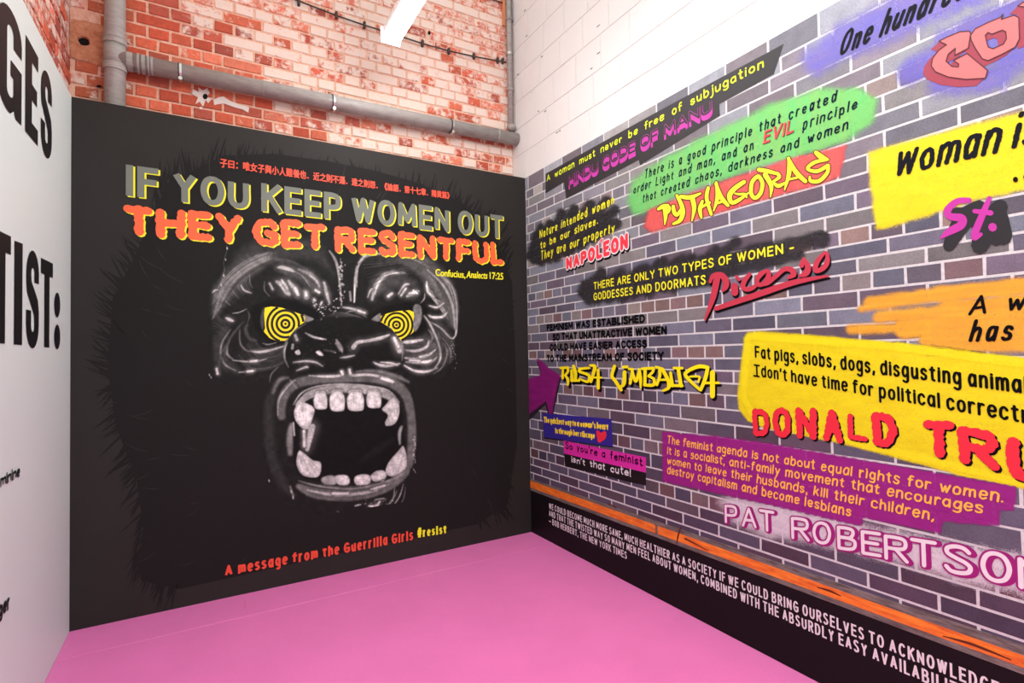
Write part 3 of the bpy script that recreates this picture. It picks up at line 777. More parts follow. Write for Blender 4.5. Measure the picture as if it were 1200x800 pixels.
# ---- the ape face: a grey-scale print painted stroke by stroke
S_ = 2.0; X0, Y0, X1, Y1 = 222, 268, 560, 628
Wp, Hp = int((X1-X0)*S_), int((Y1-Y0)*S_)
IMG = np.full((Hp, Wp), 30.0); ALP = np.zeros((Hp, Wp))
YY_, XX_ = np.mgrid[0:Hp, 0:Wp]; PXX = X0+XX_/S_; PYY = Y0+YY_/S_
def win(pts, m):
    xs = [p[0] for p in pts]; ys = [p[1] for p in pts]
    a = slice(max(0, int((min(ys)-m-Y0)*S_)), max(0, min(Hp, int((max(ys)+m-Y0)*S_)+1))); b = slice(max(0, int((min(xs)-m-X0)*S_)), max(0, min(Wp, int((max(xs)+m-X0)*S_)+1)))
    return a, b
def pst(fr, pts, wd, val, soft=1.0, al=1.0, halo=False):
    """soft stroke; fr = (x0, y0, k) of the detail it was noted on; wd is full width in photo px, may be a list"""
    P = [(fr[0]+fr[2]*a, fr[1]+fr[2]*b) for a, b in pts]
    ws = wd if isinstance(wd, (list, tuple)) else ([wd*0.35]+[wd]*(len(P)-2)+[wd*0.35] if len(P) > 2 else [wd]*len(P))
    q = spline([(a, b, w_) for (a, b), w_ in zip(P, ws)], 4)
    A = win(P, max(ws)+soft*2+2); X, Y = PXX[A], PYY[A]
    if X.size == 0: return
    if val >= 140 and not halo and max(ws) > 1.5:      # wet glint: a soft glow round a bright core
        pst(fr, pts, [v*2.4+1.0 for v in ws] if len(ws) == len(pts) else ws, val*.42, max(ws)*.8+.6, .75, True)
    sd = np.full(X.shape, 1e9)
    for i in range(len(q)-1):
        sd = np.minimum(sd, seg_dist(X, Y, q[i], q[i+1])-(q[i][2]+q[i+1][2])/4)
    t = np.clip(.5-sd/(2*soft), 0, 1); t = t*t*(3-2*t)*al
    IMG[A] = IMG[A]*(1-t)+val*t; ALP[A] = np.maximum(ALP[A], t)
def ppl(fr, pts, val, soft=1.0, al=1.0, grad=None, smooth=True):
    P = [(fr[0]+fr[2]*a, fr[1]+fr[2]*b) for a, b in pts]
    if smooth: P = spline(P+[P[0]], 3)[:-1]
    A = win(P, soft*2+2); X, Y = PXX[A], PYY[A]; sd = poly_sd(X, Y, P)
    t = np.clip(.5-sd/(2*soft), 0, 1); t = t*t*(3-2*t)*al
    v = val
    if grad:   # (edge value, depth px): rounded look drawn into the print
        e = np.clip(-sd/grad[1], 0, 1); v = grad[0]+(val-grad[0])*np.sqrt(e)
    IMG[A] = IMG[A]*(1-t)+v*t; ALP[A] = np.maximum(ALP[A], t)
FA = (230, 280, 0.425); FL = (230, 290, 0.2); FR = (380, 290, 0.2); FM_ = (300, 420, 0.25)
# head mass
ppl(FA, [(120, 20), (60, 120), (42, 200), (48, 300), (60, 380), (130, 395), (210, 390), (190, 560), (230, 700), (300, 740), (480, 770), (560, 700), (610, 560), (590, 390), (680, 380), (710, 300), (716, 210), (680, 110), (600, 20), (420, -20), (250, -20)], 27, 4)
ppl(FA, [(110, 40), (200, 0), (330, 10), (380, 100), (330, 60), (230, 60), (140, 110), (90, 150)], 48, 7, .9)
ppl(FA, [(470, 40), (560, 10), (650, 80), (700, 170), (660, 150), (600, 90), (530, 60)], 52, 6, .9)
pst(FL, [(112, 380), (130, 270), (210, 170), (320, 90), (450, 50)], [8, 16, 20, 18, 6], 66, 6, .9)
pst(FL, [(160, 330), (200, 240), (290, 150), (380, 110)], [4, 12, 12, 4], 84, 5, .7)
pst(FR, [(430, 50), (560, 90), (660, 180), (720, 300), (750, 440)], [6, 20, 26, 22, 8], 68, 6, .9); pst(FR, [(600, 130), (680, 230), (730, 340)], [6, 12, 6], 96, 5, .7)
pst(FL, [(180, 470), (130, 560), (150, 660), (240, 720)], [6, 14, 14, 6], 50, 5, .9); pst(FR, [(560, 520), (640, 600), (600, 690)], [8, 18, 8], 56, 6, .9); pst(FR, [(660, 440), (730, 560), (700, 680)], [6, 12, 6], 58, 5, .9)
pst(FL, [(480, 120), (590, 160), (690, 240)], [6, 12, 6], 62, 5, .9); pst(FR, [(320, 260), (400, 200), (520, 210)], [6, 16, 8], 58, 6, .9)
# brow hair, concentric arcs (left)
rg = random.Random(4)
for i in range(34):
    t = i/33; o = t*66
    pts = [(98+o*.62, 330-o*.9), (112+o*.75, 265-o*.35), (175+o*.9, 170+o*.3), (265+o*.7, 95+o*.55), (350+o*.6, 50+o*.6), (440+rg.uniform(-30, 40), 25+o*.5)]
    pst(FL, pts, rg.uniform(.8, 1.9), rg.choice([95, 120, 75, 145, 60]), .7, .85)
for i in range(16):
    o = i*11; pst(FL, [(130+o*1.1, 240-o*.55), (150+o, 290-o*.5), (200+o*.8, 340-o*.62)], rg.uniform(.8, 1.8), rg.choice([70, 95, 120]), .7, .65)
for i in range(12):
    o = i*9; pst(FL, [(100, 330+o*2), (120+o*.5, 390+o*1.4), (170+o*.3, 440+o*1.1)], 1, rg.choice([50, 70, 60]), .8, .7)
pst(FL, [(95, 265), (110, 250), (128, 248)], 2.2, 150, .7, .9)
pst(FL, [(262, 220), (280, 250), (320, 265)], 1.8, 170, .7)
pst(FL, [(175, 412), (195, 422), (215, 430)], 3.4, 190, 1.0)
pst(FL, [(212, 385), (250, 380), (295, 360)], 1.4, 130, .7)
pst(FL, [(300, 370), (312, 400), (300, 440)], 1.5, 75, .8)
# forehead ridge highlights
pst(FL, [(478, 116), (510, 118), (555, 130), (570, 138)], 4.0, 170, 1.1)
pst(FL, [(600, 128), (660, 155), (705, 195), (722, 235)], 4.4, 150, 1.6); pst(FL, [(660, 160), (700, 190), (722, 230)], 2.2, 205, .8)
pst(FL, [(560, 130), (620, 165), (665, 225)], 1.4, 120, .8)
pst(FL, [(470, 200), (505, 220), (530, 255), (545, 275)], 6.5, 150, 1.6); pst(FL, [(500, 190), (525, 225), (535, 245)], 3, 215, .8); pst(FL, [(490, 215), (515, 250)], 1.5, 220, .6)
pst(FL, [(540, 195), (570, 235), (595, 275)], 4.4, 170, 1.4); pst(FL, [(580, 240), (596, 275)], 3.5, 225, .9)
pst(FL, [(642, 262), (645, 290)], 5.5, 150, 1.2); pst(FL, [(642, 265), (644, 282)], 3, 225, .8)
pst(FL, [(430, 210), (448, 245)], 2.2, 140, .8)
pst(FL, [(400, 200), (400, 250), (430, 285)], 1.2, 90, .8)
pst(FL, [(745, 205), (765, 260), (780, 325)], 3.2, 190, 1.0); pst(FL, [(760, 225), (772, 300)], 1.5, 230, .6)
pst(FL, [(780, 20), (815, 70), (832, 140), (838, 215)], 2.4, 130, 1.0)
pst(FL, [(700, 250), (720, 262)], 3, 215, .6); pst(FL, [(690, 300), (686, 320)], 2, 150, .6); pst(FL, [(735, 320), (728, 336)], 2, 170, .6)
for _ in range(40):
    x, y = rg.uniform(690, 830), rg.uniform(300, 430); pst(FL, [(x, y), (x+rg.uniform(-4, 6), y+rg.uniform(-3, 5))], rg.uniform(.5, 1.6), rg.choice([120, 190, 230]), .5, .9)
# centre forehead channel
pst(FR, [(30, 20), (65, 80), (85, 150), (92, 230), (100, 320)], 2.2, 110, 1.0)
pst(FR, [(0, 205), (10, 260), (30, 325)], 3.0, 165, 1.1); pst(FR, [(188, 110), (180, 200), (178, 310)], 3.0, 120, 1.1); pst(FR, [(178, 220), (175, 320)], 1.4, 200, .6)
pst(FR, [(150, 260), (155, 310)], 2.6, 110, 1.0)
for _ in range(60):
    y = rg.uniform(60, 350); x = 100+rg.gauss(0, 8); pst(FR, [(x, y), (x+rg.uniform(-3, 3), y+rg.uniform(2, 7))], rg.uniform(.6, 1.5), rg.choice([120, 170, 225]), .5, .8)
pst(FR, [(110, 350), (170, 360), (240, 385)], 2.4, 175, .9); pst(FR, [(120, 385), (180, 370), (250, 410)], 1.3, 110, .8); pst(FR, [(200, 370), (235, 382)], 2.6, 225, .8)
for i in range(9): pst(FR, [(20+i*12, 400+i), (90+i*12, 378+i*3), (190+i*7, 400+i*3)], .8, 70, .8, .7)
# right brow
pst(FR, [(190, 230), (195, 120), (235, 60), (300, 38), (400, 40)], 2.4, 130, 1.1); pst(FR, [(200, 90), (235, 50), (250, 47)], 2, 190, .8)
pst(FR, [(280, 305), (300, 230), (340, 175), (390, 150), (470, 148)], [2, 5, 5.5, 4, 1], 165, 1.6); pst(FR, [(295, 270), (315, 210), (345, 175)], 2.6, 220, .9); pst(FR, [(350, 165), (400, 150), (440, 150)], 2, 220, .8)
pst(FR, [(255, 290), (270, 250), (285, 240)], 2.2, 150, .8)
pst(FR, [(375, 285), (395, 270)], 3.2, 190, .8); pst(FR, [(435, 270), (470, 220), (495, 215)], 2.6, 180, .8); pst(FR, [(450, 280), (478, 240)], 2.2, 200, .7)
pst(FR, [(485, 285), (520, 265), (550, 255)], 5, 165, 1.2); pst(FR, [(500, 268), (535, 262)], 2.6, 225, .8); pst(FR, [(520, 250), (545, 270)], 1.4, 225, .6)
pst(FR, [(560, 330), (585, 300), (588, 270)], 1.6, 130, .8)
for i in range(30):
    o = i*6.2
    pts = [(480+o*.4, 60+o*.1), (590+o*.35, 95+o*.25), (650+o*.55, 180+o*.25), (690+o*.5, 260+o*.45), (720+o*.3, 330+o*.9)]
    pst(FR, pts, rg.uniform(.7, 1.8), rg.choice([80, 110, 140, 175]), .6, .85)
for i in range(14):
    o = i*9; pst(FR, [(590+o*.35, 210+o*.4), (620+o*.4, 280+o*.5), (690+o*.3, 320+o*.85)], rg.uniform(.8, 1.8), rg.choice([100, 150, 190]), .6, .75)
pst(FR, [(600, 200), (605, 255), (640, 290)], 2.6, 215, .8); pst(FR, [(615, 340), (660, 350), (700, 325)], 2.4, 170, .9)
pst(FR, [(590, 385), (640, 410), (700, 400), (740, 350)], 2.6, 165, .9); pst(FR, [(640, 405), (690, 408)], 1.4, 225, .7)
pst(FR, [(600, 425), (680, 470), (740, 530), (765, 520)], 2.0, 120, .8)
pst(FR, [(745, 290), (772, 400), (772, 500), (755, 535)], 2.4, 135, .9)
for i in range(22):
    o = i*8; pst(FR, [(575+o*.2, 80+o*.35), (640+o*.35, 150+o*.45), (700+o*.33, 260+o*.5), (735+o*.2, 400+o*.5)], rg.uniform(1.0, 2.4), rg.choice([50, 66, 120, 150]), .9, .6)
for i in range(20):
    o = i*8; pst(FL, [(95+o*.5, 420-o*.75), (150+o*.75, 250-o*.4), (260+o*.7, 130-o*.05), (400+o*.45, 55+o*.15)], rg.uniform(1.0, 2.4), rg.choice([48, 62, 105, 130]), .9, .55)
for i in range(10):
    o = i*10; pst(FL, [(430+o*2, 60+o), (560+o*1.2, 80+o*1.4), (690+o*.6, 150+o*1.3)], rg.uniform(.8, 2), rg.choice([44, 58, 80]), 1.2, .6)
    pst(FR, [(220+o*.5, 60+o*2), (300+o, 70+o*1.2), (420+o, 60+o)], rg.uniform(.8, 2), rg.choice([44, 58, 80]), 1.2, .6)
for i in range(12):
    o = i*9; pst(FL, [(330-o*.9, 520+o*1.2), (380-o*.6, 590+o*1.3), (470-o*.3, 600+o*1.1), (515, 575+o)], rg.uniform(.8, 1.8), rg.choice([50, 70, 95]), .9, .6)
    pst(FR, [(470, 575+o*1.1), (560+o*.2, 575+o*1.0), (640+o*.3, 540+o), (660+o*.4, 470+o)], rg.uniform(.8, 1.8), rg.choice([50, 75, 105]), .9, .6)
# eye sockets
ppl(FA, [(150, 195), (185, 172), (250, 165), (320, 190), (345, 215), (310, 245), (270, 290), (215, 290), (170, 260)], 18, 3)
ppl(FA, [(470, 225), (500, 195), (570, 175), (625, 180), (640, 215), (620, 265), (560, 295), (520, 260)], 18, 3)
ppl(FA, [(598, 186), (618, 184), (622, 215), (612, 245), (598, 252)], 96, 1.2); ppl(FA, [(182, 195), (192, 190), (186, 240), (184, 252), (176, 230)], 62, 1.5)
ppl(FL, [(628, 392), (650, 400), (690, 420), (640, 436)], 105, .9); ppl(FR, [(275, 425), (300, 400), (330, 385), (325, 432)], 100, .9)
# bags under the eyes
pst(FL, [(300, 450), (290, 480), (310, 530), (350, 545)], 4, 60, 1.6)
pst(FL, [(330, 608), (370, 612), (430, 602), (510, 578)], 2.6, 165, .9); pst(FL, [(255, 480), (258, 560), (300, 605), (360, 600)], 2, 85, .9)
pst(FL, [(215, 660), (300, 668), (360, 664), (412, 652)], 2.2, 130, .9); pst(FL, [(320, 666), (355, 662)], 2.6, 200, .7)
pst(FL, [(185, 560), (180, 620), (215, 655)], 2.6, 110, 1.1); pst(FL, [(200, 480), (150, 560), (145, 640), (175, 690), (230, 720)], 2.0, 110, 1.0)
pst(FL, [(250, 730), (300, 726), (345, 720)], 2.4, 130, .9); pst(FL, [(300, 726), (330, 722)], 2.4, 200, .7); pst(FL, [(120, 710), (125, 738)], 2.6, 200, .7)
pst(FL, [(390, 560), (420, 568), (470, 556)], 1.6, 110, .8); pst(FL, [(480, 700), (440, 740), (430, 790)], 1.6, 90, 1)
for i in range(14): pst(FL, [(280-i*7, 430+i*9), (215-i*6, 500+i*11), (180-i*4, 600+i*10)], 1, rg.choice([45, 60, 75]), .9, .7)
for (pp, w_, v) in (([(455, 555), (500, 552), (575, 540)], 4, 190), ([(470, 600), (540, 605), (600, 580), (612, 545)], 3, 150), ([(465, 645), (540, 652), (600, 635), (650, 600)], 3, 160), ([(480, 670), (560, 672), (630, 665), (660, 640)], 3.2, 140), ([(545, 670), (600, 668), (625, 660)], 3, 225), ([(468, 690), (530, 722), (600, 726), (660, 705)], 2.6, 190), ([(640, 715), (680, 650), (668, 560), (620, 450), (585, 400)], 2.2, 140), ([(560, 640), (605, 628)], 1.8, 225), ([(500, 660), (560, 662)], 1.6, 200), ([(620, 560), (635, 520), (610, 480)], 3, 80), ([(700, 560), (720, 620), (690, 700), (640, 740)], 1.8, 90), ([(690, 530), (740, 600), (735, 680)], 1.6, 90)):
    pst(FR, pp, w_, v, .9)
for _ in range(30):
    x, y = rg.uniform(740, 775), rg.uniform(540, 720); pst(FR, [(x, y), (x+2, y+4)], .7, rg.choice([90, 150]), .5, .8)
# yellow eyes are laid on later; nose
ppl(FA, [(244, 330), (250, 285), (285, 245), (340, 222), (410, 215), (490, 225), (545, 262), (572, 305), (566, 350), (530, 372), (450, 372), (405, 385), (350, 378), (290, 372), (252, 360)], 22, 2.2)
pst(FL, [(540, 700), (515, 640), (520, 570), (560, 500), (640, 445)], 2.2, 90, 1.1); pst(FL, [(520, 650), (518, 600), (535, 555)], 1.4, 150, .8)
pst(FL, [(640, 500), (690, 525), (760, 538)], 3.0, 135, 1.0); pst(FL, [(680, 522), (740, 536)], 1.4, 200, .6)
pst(FL, [(580, 515), (590, 540)], 3, 140, 1.0); ppl(FL, [(578, 612), (600, 598), (610, 622), (592, 628)], 190, 1.0); ppl(FL, [(700, 612), (722, 604), (745, 632), (720, 630)], 195, 1.0)
pst(FL, [(565, 570), (562, 590)], 3, 120, 1.0); pst(FL, [(570, 672), (640, 665), (700, 672), (740, 695)], 2.2, 145, .9); pst(FL, [(590, 720), (640, 700), (655, 702)], 2.4, 160, .9)
pst(FL, [(790, 605), (815, 615)], 1.6, 120, .7); pst(FL, [(820, 560), (845, 600)], 3, 100, 1.4)
pst(FR, [(170, 585), (195, 555), (260, 545), (330, 530), (380, 512)], [5, 4, 3.4, 4, 2], 150, 1.1); pst(FR, [(290, 535), (370, 515)], 1.4, 215, .7)
pst(FR, [(70, 540), (95, 580), (105, 610)], 4, 115, 1.4); pst(FR, [(95, 645), (135, 640), (175, 632)], 2.2, 150, .9)
pst(FR, [(400, 530), (425, 560), (440, 600), (440, 610)], 6, 150, 1.6); pst(FR, [(410, 530), (432, 580)], 3, 220, .9); pst(FR, [(345, 440), (420, 500), (458, 580), (455, 660)], 2, 105, 1.0)
pst(FR, [(290, 672), (330, 690), (380, 692), (440, 680)], 3, 165, 1.0); pst(FR, [(300, 680), (350, 690)], 1.4, 225, .6); pst(FR, [(330, 672), (390, 676), (430, 690)], 1.6, 200, .7)
pst(FR, [(60, 610), (0, 600)], 2, 60, 1.2)
for _ in range(70):
    x, y = rg.uniform(560, 900), rg.uniform(470, 700); pst(FL, [(x, y), (x+rg.uniform(-5, 8), y+rg.uniform(-3, 5))], .6, rg.choice([50, 70, 90]), .6, .6)
# muzzle and lips
pst(FM_, [(90, 120), (60, 220), (60, 330), (70, 450), (110, 560), (175, 640)], 12, 40, 4)
pst(FM_, [(80, 160), (110, 100), (150, 90)], 5, 85, 2.5); pst(FM_, [(470, 62), (560, 60), (660, 85), (715, 110)], 5, 90, 2.0)
pst(FM_, [(120, 270), (122, 200), (165, 130), (260, 100), (400, 95), (540, 92), (640, 115), (705, 175), (728, 280), (730, 400), (718, 500)], [9, 11, 12, 11, 9, 10, 12, 11, 10, 10, 8], 78, 2.0)
pst(FM_, [(102, 265), (108, 190), (150, 130), (185, 100)], 1.8, 135, 1.2)
pst(FM_, [(250, 80), (330, 84), (400, 78), (408, 58)], 2.6, 165, 1.0); pst(FM_, [(436, 55), (448, 78), (520, 75), (600, 88), (650, 110)], 2.8, 165, 1.0); pst(FM_, [(590, 92), (640, 108)], 3.4, 215, .9); pst(FM_, [(400, 60), (406, 74)], 2.2, 225, .7); pst(FM_, [(438, 52), (442, 70)], 2.4, 225, .7)
pst(FM_, [(175, 215), (215, 160), (290, 130), (400, 120), (520, 128), (620, 150), (672, 205)], 2.0, 130, 1.0)
pst(FM_, [(185, 110), (220, 150)], 1, 40, .8); pst(FM_, [(160, 100), (190, 140)], 1, 110, .8)
# inside of the mouth
ppl(FM_, [(180, 240), (230, 170), (330, 140), (430, 130), (540, 140), (630, 170), (680, 230), (690, 330), (700, 420), (690, 520), (600, 560), (450, 580), (320, 575), (230, 560), (185, 500), (170, 400), (170, 300)], 18, 1.6)
pst(FM_, [(195, 215), (250, 170), (330, 148), (420, 140), (530, 148), (610, 170), (660, 205)], [5, 9, 10, 10, 10, 9, 5], 122, 1.4)
for i in range(46):
    x = rg.uniform(210, 650); y = 140+abs(x-430)**1.6/260+rg.uniform(-5, 18); pst(FM_, [(x, y), (x+rg.uniform(-6, 6), y+8)], 1.2, rg.choice([95, 150, 165]), .7, .5)
pst(FM_, [(500, 470), (580, 420), (640, 380)], 8, 26, 4)
pst(FM_, [(165, 310), (158, 370), (160, 445)], [4, 8, 5], 98, 2.2); pst(FM_, [(682, 320), (672, 350), (674, 400)], [3, 4, 2], 120, 1.4); pst(FM_, [(175, 300), (180, 360)], 1.5, 150, 1)
pst(FM_, [(262, 320), (256, 350), (240, 425)], [7, 7, 4], 165, 1.2); pst(FM_, [(225, 340), (226, 410)], 3, 190, 1.0)
def tooth(cx_, cy_, rx, ry, v=205):
    ppl(FM_, [(cx_-rx, cy_-ry*.3), (cx_-rx*.6, cy_-ry*.9), (cx_, cy_-ry), (cx_+rx*.7, cy_-ry*.85), (cx_+rx, cy_-ry*.2), (cx_+rx*.95, cy_+ry*.8), (cx_+rx*.5, cy_+ry), (cx_-rx*.4, cy_+ry), (cx_-rx*.9, cy_+ry*.7)], v, .9, 1, (v*.55, 3.2))
    pst(FM_, [(cx_-rx*1.15, cy_), (cx_-rx*.8, cy_-ry*1.1), (cx_, cy_-ry*1.25), (cx_+rx*.8, cy_-ry*1.1), (cx_+rx*1.1, cy_)], 1.1, 80, .7, .8)
    for k in range(3): 
        xx = cx_+rx*rg.uniform(-.6, .6); pst(FM_, [(xx, cy_-ry*.5), (xx+2, cy_+ry*.8)], 1.1, v*.86, .9, .5)
tooth(302, 198, 32, 40); tooth(380, 200, 36, 47, 212); tooth(466, 200, 40, 46, 208); tooth(552, 192, 35, 40, 205)
ppl(FM_, [(178, 245), (205, 205), (250, 215), (275, 240), (262, 290), (245, 330), (215, 325), (185, 290)], 208, 1, 1, (120, 4.5))
ppl(FM_, [(608, 215), (640, 180), (668, 205), (672, 255), (652, 305), (612, 316), (604, 298), (618, 265), (590, 240)], 196, 1, 1, (110, 4.5))
for (a, b, c, d_) in ((215, 220, 225, 300), (235, 225, 232, 310), (200, 240, 215, 300), (640, 200, 650, 270), (625, 230, 640, 290)): pst(FM_, [(a, b), (c, d_)], 1, 150, .8, .7)
ppl(FM_, [(188, 480), (200, 432), (222, 440), (265, 475), (302, 485), (304, 530), (285, 556), (230, 552), (200, 525)], 196, 1, 1, (105, 4.5))
ppl(FM_, [(690, 408), (668, 430), (628, 475), (608, 515), (612, 545), (650, 552), (700, 525), (706, 460)], 186, 1, 1, (95, 4.5))
for (a, b, c, d_) in ((215, 455, 255, 545), (235, 465, 280, 540), (255, 480, 295, 520), (205, 450, 225, 530), (680, 430, 640, 530), (690, 450, 665, 530)): pst(FM_, [(a, b), (c, d_)], 1, 120, .8, .7)
ppl(FM_, [(305, 560), (350, 545), (380, 560), (375, 590), (320, 590)], 120, 1.3, 1, (80, 3)); ppl(FM_, [(370, 550), (420, 545), (440, 565), (430, 592), (385, 590)], 185, 1.1, 1, (110, 3))
ppl(FM_, [(460, 558), (490, 542), (530, 545), (538, 570), (525, 592), (470, 592)], 188, 1.1, 1, (110, 3)); ppl(FM_, [(535, 550), (565, 525), (600, 525), (612, 550), (595, 575), (550, 575)], 165, 1.1, 1, (95, 3))
pst(FM_, [(300, 590), (400, 602), (520, 594), (610, 560)], 2.2, 60, 1.0)
pst(FM_, [(200, 598), (270, 628), (380, 642), (500, 635), (610, 600), (690, 545), (712, 520)], [6, 12, 12, 12, 12, 9, 4], 82, 1.8)
pst(FM_, [(200, 572), (260, 590), (340, 604), (450, 610), (560, 592), (650, 560), (700, 530)], 2.2, 105, 1.2)
pst(FM_, [(240, 615), (330, 634), (430, 638), (540, 622), (620, 590)], 3.2, 140, 1.4); pst(FM_, [(360, 632), (430, 632)], 2.6, 190, 1.0); pst(FM_, [(540, 612), (605, 594)], 2.2, 150, .9)
pst(FM_, [(350, 655), (430, 665), (520, 650)], 1.6, 60, 1.2)
# under the chin: wet glints
for (pp, w_, v) in (([(690, 590), (670, 650), (620, 720)], 2.0, 110), ([(650, 600), (640, 660), (590, 720)], 1.8, 90), ([(530, 690), (560, 692), (580, 670)], 3.4, 190), ([(560, 740), (590, 732), (610, 722)], 3.0, 170), ([(600, 700), (640, 660), (660, 620)], 1.6, 90), ([(700, 600), (690, 660), (650, 720)], 1.4, 90), ([(465, 690), (490, 684)], 1.8, 120), ([(380, 715), (400, 725)], 1.2, 70), ([(560, 660), (600, 655)], 1.4, 110), ([(160, 600), (175, 645)], 2.4, 90)):
    pst(FM_, pp, w_, v, .8)
for _ in range(60):
    x, y = rg.uniform(470, 690), rg.uniform(660, 760); pst(FM_, [(x, y), (x+rg.uniform(-4, 8), y-rg.uniform(0, 5))], .8, rg.choice([70, 120, 170]), .5, .7)
for _ in range(26):
    x, y = 740+rg.uniform(-3, 6), rg.uniform(350, 540); pst(FM_, [(x, y), (x+2, y+6)], .8, rg.choice([90, 150, 190]), .5, .8)
pst((0, 0, 1), [(265, 285), (266, 292), (264, 300), (262, 308), (263, 316), (261, 324), (260, 334)], .7, 110, .6, .8)
for (x, y) in ((266, 290), (264, 303), (262, 322), (259, 333), (315, 562), (245, 438), (247, 441), (341, 575), (343, 582)): pst((0, 0, 1), [(x, y), (x+.6, y+2)], 1.0, 190, .5)
IMG = 25*(1-np.clip(ALP*1.3, 0, 1))+IMG*np.clip(ALP*1.3, 0, 1)
IMG = 25+(IMG-25)*1.38
IMG = np.where(IMG > 165, 165+(IMG-165)*.5, IMG)
IMG = np.clip(IMG*(1+0.22*(vnoise(PXX, PYY, 1.6, 3)-.5)+0.30*(vnoise(PXX, PYY, 5, 7)-.5)), 12, 245)
# transfer the print to a fine mesh on the board
nx, ny = 520, 560
cu0, cv0 = uv_of('B', X0, 450)[0], None
us = np.linspace(uv_of('B', X0+1, 400)[0], uv_of('B', X1-1, 400)[0], nx)
vs = np.linspace(0.42, 2.44, ny)
U_, V_ = np.meshgrid(us, vs)
Pw = np.stack([U_-CX, np.full_like(U_, -CY), V_-CH], -1)
dz = Pw@np.array(fw); sx_ = 600+F_PX*(Pw@np.array(rt))/dz; sy_ = 400-F_PX*(Pw@np.array(up))/dz
ix = (sx_-X0)*S_; iy = (sy_-Y0)*S_
ok = (ix > 1) & (ix < Wp-3) & (iy > 1) & (iy < Hp-3)
ixc, iyc = np.clip(ix, 0, Wp-2), np.clip(iy, 0, Hp-2); i0, j0 = ixc.astype(int), iyc.astype(int); fx, fy = ixc-i0, iyc-j0
def samp(A): return (A[j0, i0]*(1-fx)+A[j0, i0+1]*fx)*(1-fy)+(A[j0+1, i0]*(1-fx)+A[j0+1, i0+1]*fx)*fy
val = samp(IMG); alp = samp(ALP)*ok
kv = alp > 0.02
kf = kv[:-1, :-1] | kv[1:, :-1] | kv[:-1, 1:] | kv[1:, 1:]
used = np.zeros_like(kv); used[:-1, :-1] |= kf; used[1:, :-1] |= kf; used[:-1, 1:] |= kf; used[1:, 1:] |= kf
idx = -np.ones(kv.shape, int); idx[used] = np.arange(used.sum())
j, i = np.nonzero(kf)
Fq = np.stack([idx[j, i], idx[j, i+1], idx[j+1, i+1], idx[j+1, i]], 1)
Vv = np.stack([U_[used], np.full(used.sum(), -0.0019), V_[used]], 1)
me = bpy.data.meshes.new('ape_face_print'); me.from_pydata(Vv.tolist(), [], Fq.tolist()); me.update()
tn = val[used]/255; tn = np.where(tn <= .04045, tn/12.92, ((tn+.055)/1.055)**2.4)
ca = me.color_attributes.new('tone', 'FLOAT_COLOR', 'POINT')
ca.data.foreach_set('color', np.stack([tn*1.02, tn, tn*.985, np.ones(used.sum())], 1).astype(np.float32).ravel())
m, nt, b = new_mat('grey_scale_print'); a = N(nt, 'ShaderNodeAttribute'); a.attribute_name = 'tone'
nt.links.new(a.outputs['Color'], b.inputs['Base Color']); b.inputs['Roughness'].default_value = .55; b.inputs['Specular IOR Level'].default_value = 0.12
me.materials.append(m)
o = bpy.data.objects.new('ape_face_print', me); COL.objects.link(o); o.parent = bb; o.matrix_parent_inverse = Matrix.Translation(-world_loc(bb))
o['label'] = 'black and white ape face with bared teeth'
del IMG, ALP, PXX, PYY
# eyes: yellow with black rings, partly under the brow and nose
YL_ = ink((250, 226, 20), .5, .02); BK = ink((24, 22, 22), .5, 0, .25)
EL = [(FL[0]+a*.2, FL[1]+b*.2) for a, b in [(402, 352), (440, 345), (500, 352), (560, 372), (605, 388), (636, 405), (636, 436), (610, 452), (570, 488), (540, 530), (520, 546), (470, 546), (430, 530), (396, 492), (404, 470), (400, 430), (398, 390)]]
ER = [(FR[0]+a*.2, FR[1]+b*.2) for a, b in [(330, 402), (372, 385), (430, 372), (500, 367), (524, 378), (526, 400), (520, 440), (524, 492), (500, 515), (450, 546), (425, 510), (390, 470), (330, 435)]]
def inside(P, x, y):
    c = False
    for i in range(len(P)):
        a, b = P[i], P[i-1]
        if (a[1] > y) != (b[1] > y) and x < (b[0]-a[0])*(y-a[1])/(b[1]-a[1])+a[0]: c = not c
    return c
for P, c, R_ in ((EL, (334.5, 379.3), 1.0), (ER, (464.6, 380.6), .88)):
    g = Ink2D(); g.poly(P); build_ink('eye_print', g, lambda p: tuple(cast('B', p[0], p[1], 0.0026)), YL_, bb)
    g = Ink2D()
    for r_ in (4.6, 10.2, 15.8, 21.2):
        r_ *= R_; n = 60
        for k in range(n):
            t0, t1 = 2*math.pi*k/n, 2*math.pi*(k+1)/n; xm, ym = c[0]+r_*math.cos((t0+t1)/2), c[1]+r_*math.sin((t0+t1)/2)
            if not inside(P, xm, ym): continue
            h_ = 1.45*R_
            g.poly([(c[0]+(r_-h_)*math.cos(t0), c[1]+(r_-h_)*math.sin(t0)), (c[0]+(r_-h_)*math.cos(t1), c[1]+(r_-h_)*math.sin(t1)), (c[0]+(r_+h_)*math.cos(t1), c[1]+(r_+h_)*math.sin(t1)), (c[0]+(r_+h_)*math.cos(t0), c[1]+(r_+h_)*math.sin(t0))])
    g.disc(c, 1.5, 1.5, 12)
    build_ink('eye_print', g, lambda p: tuple(cast('B', p[0], p[1], 0.0031)), BK, bb)

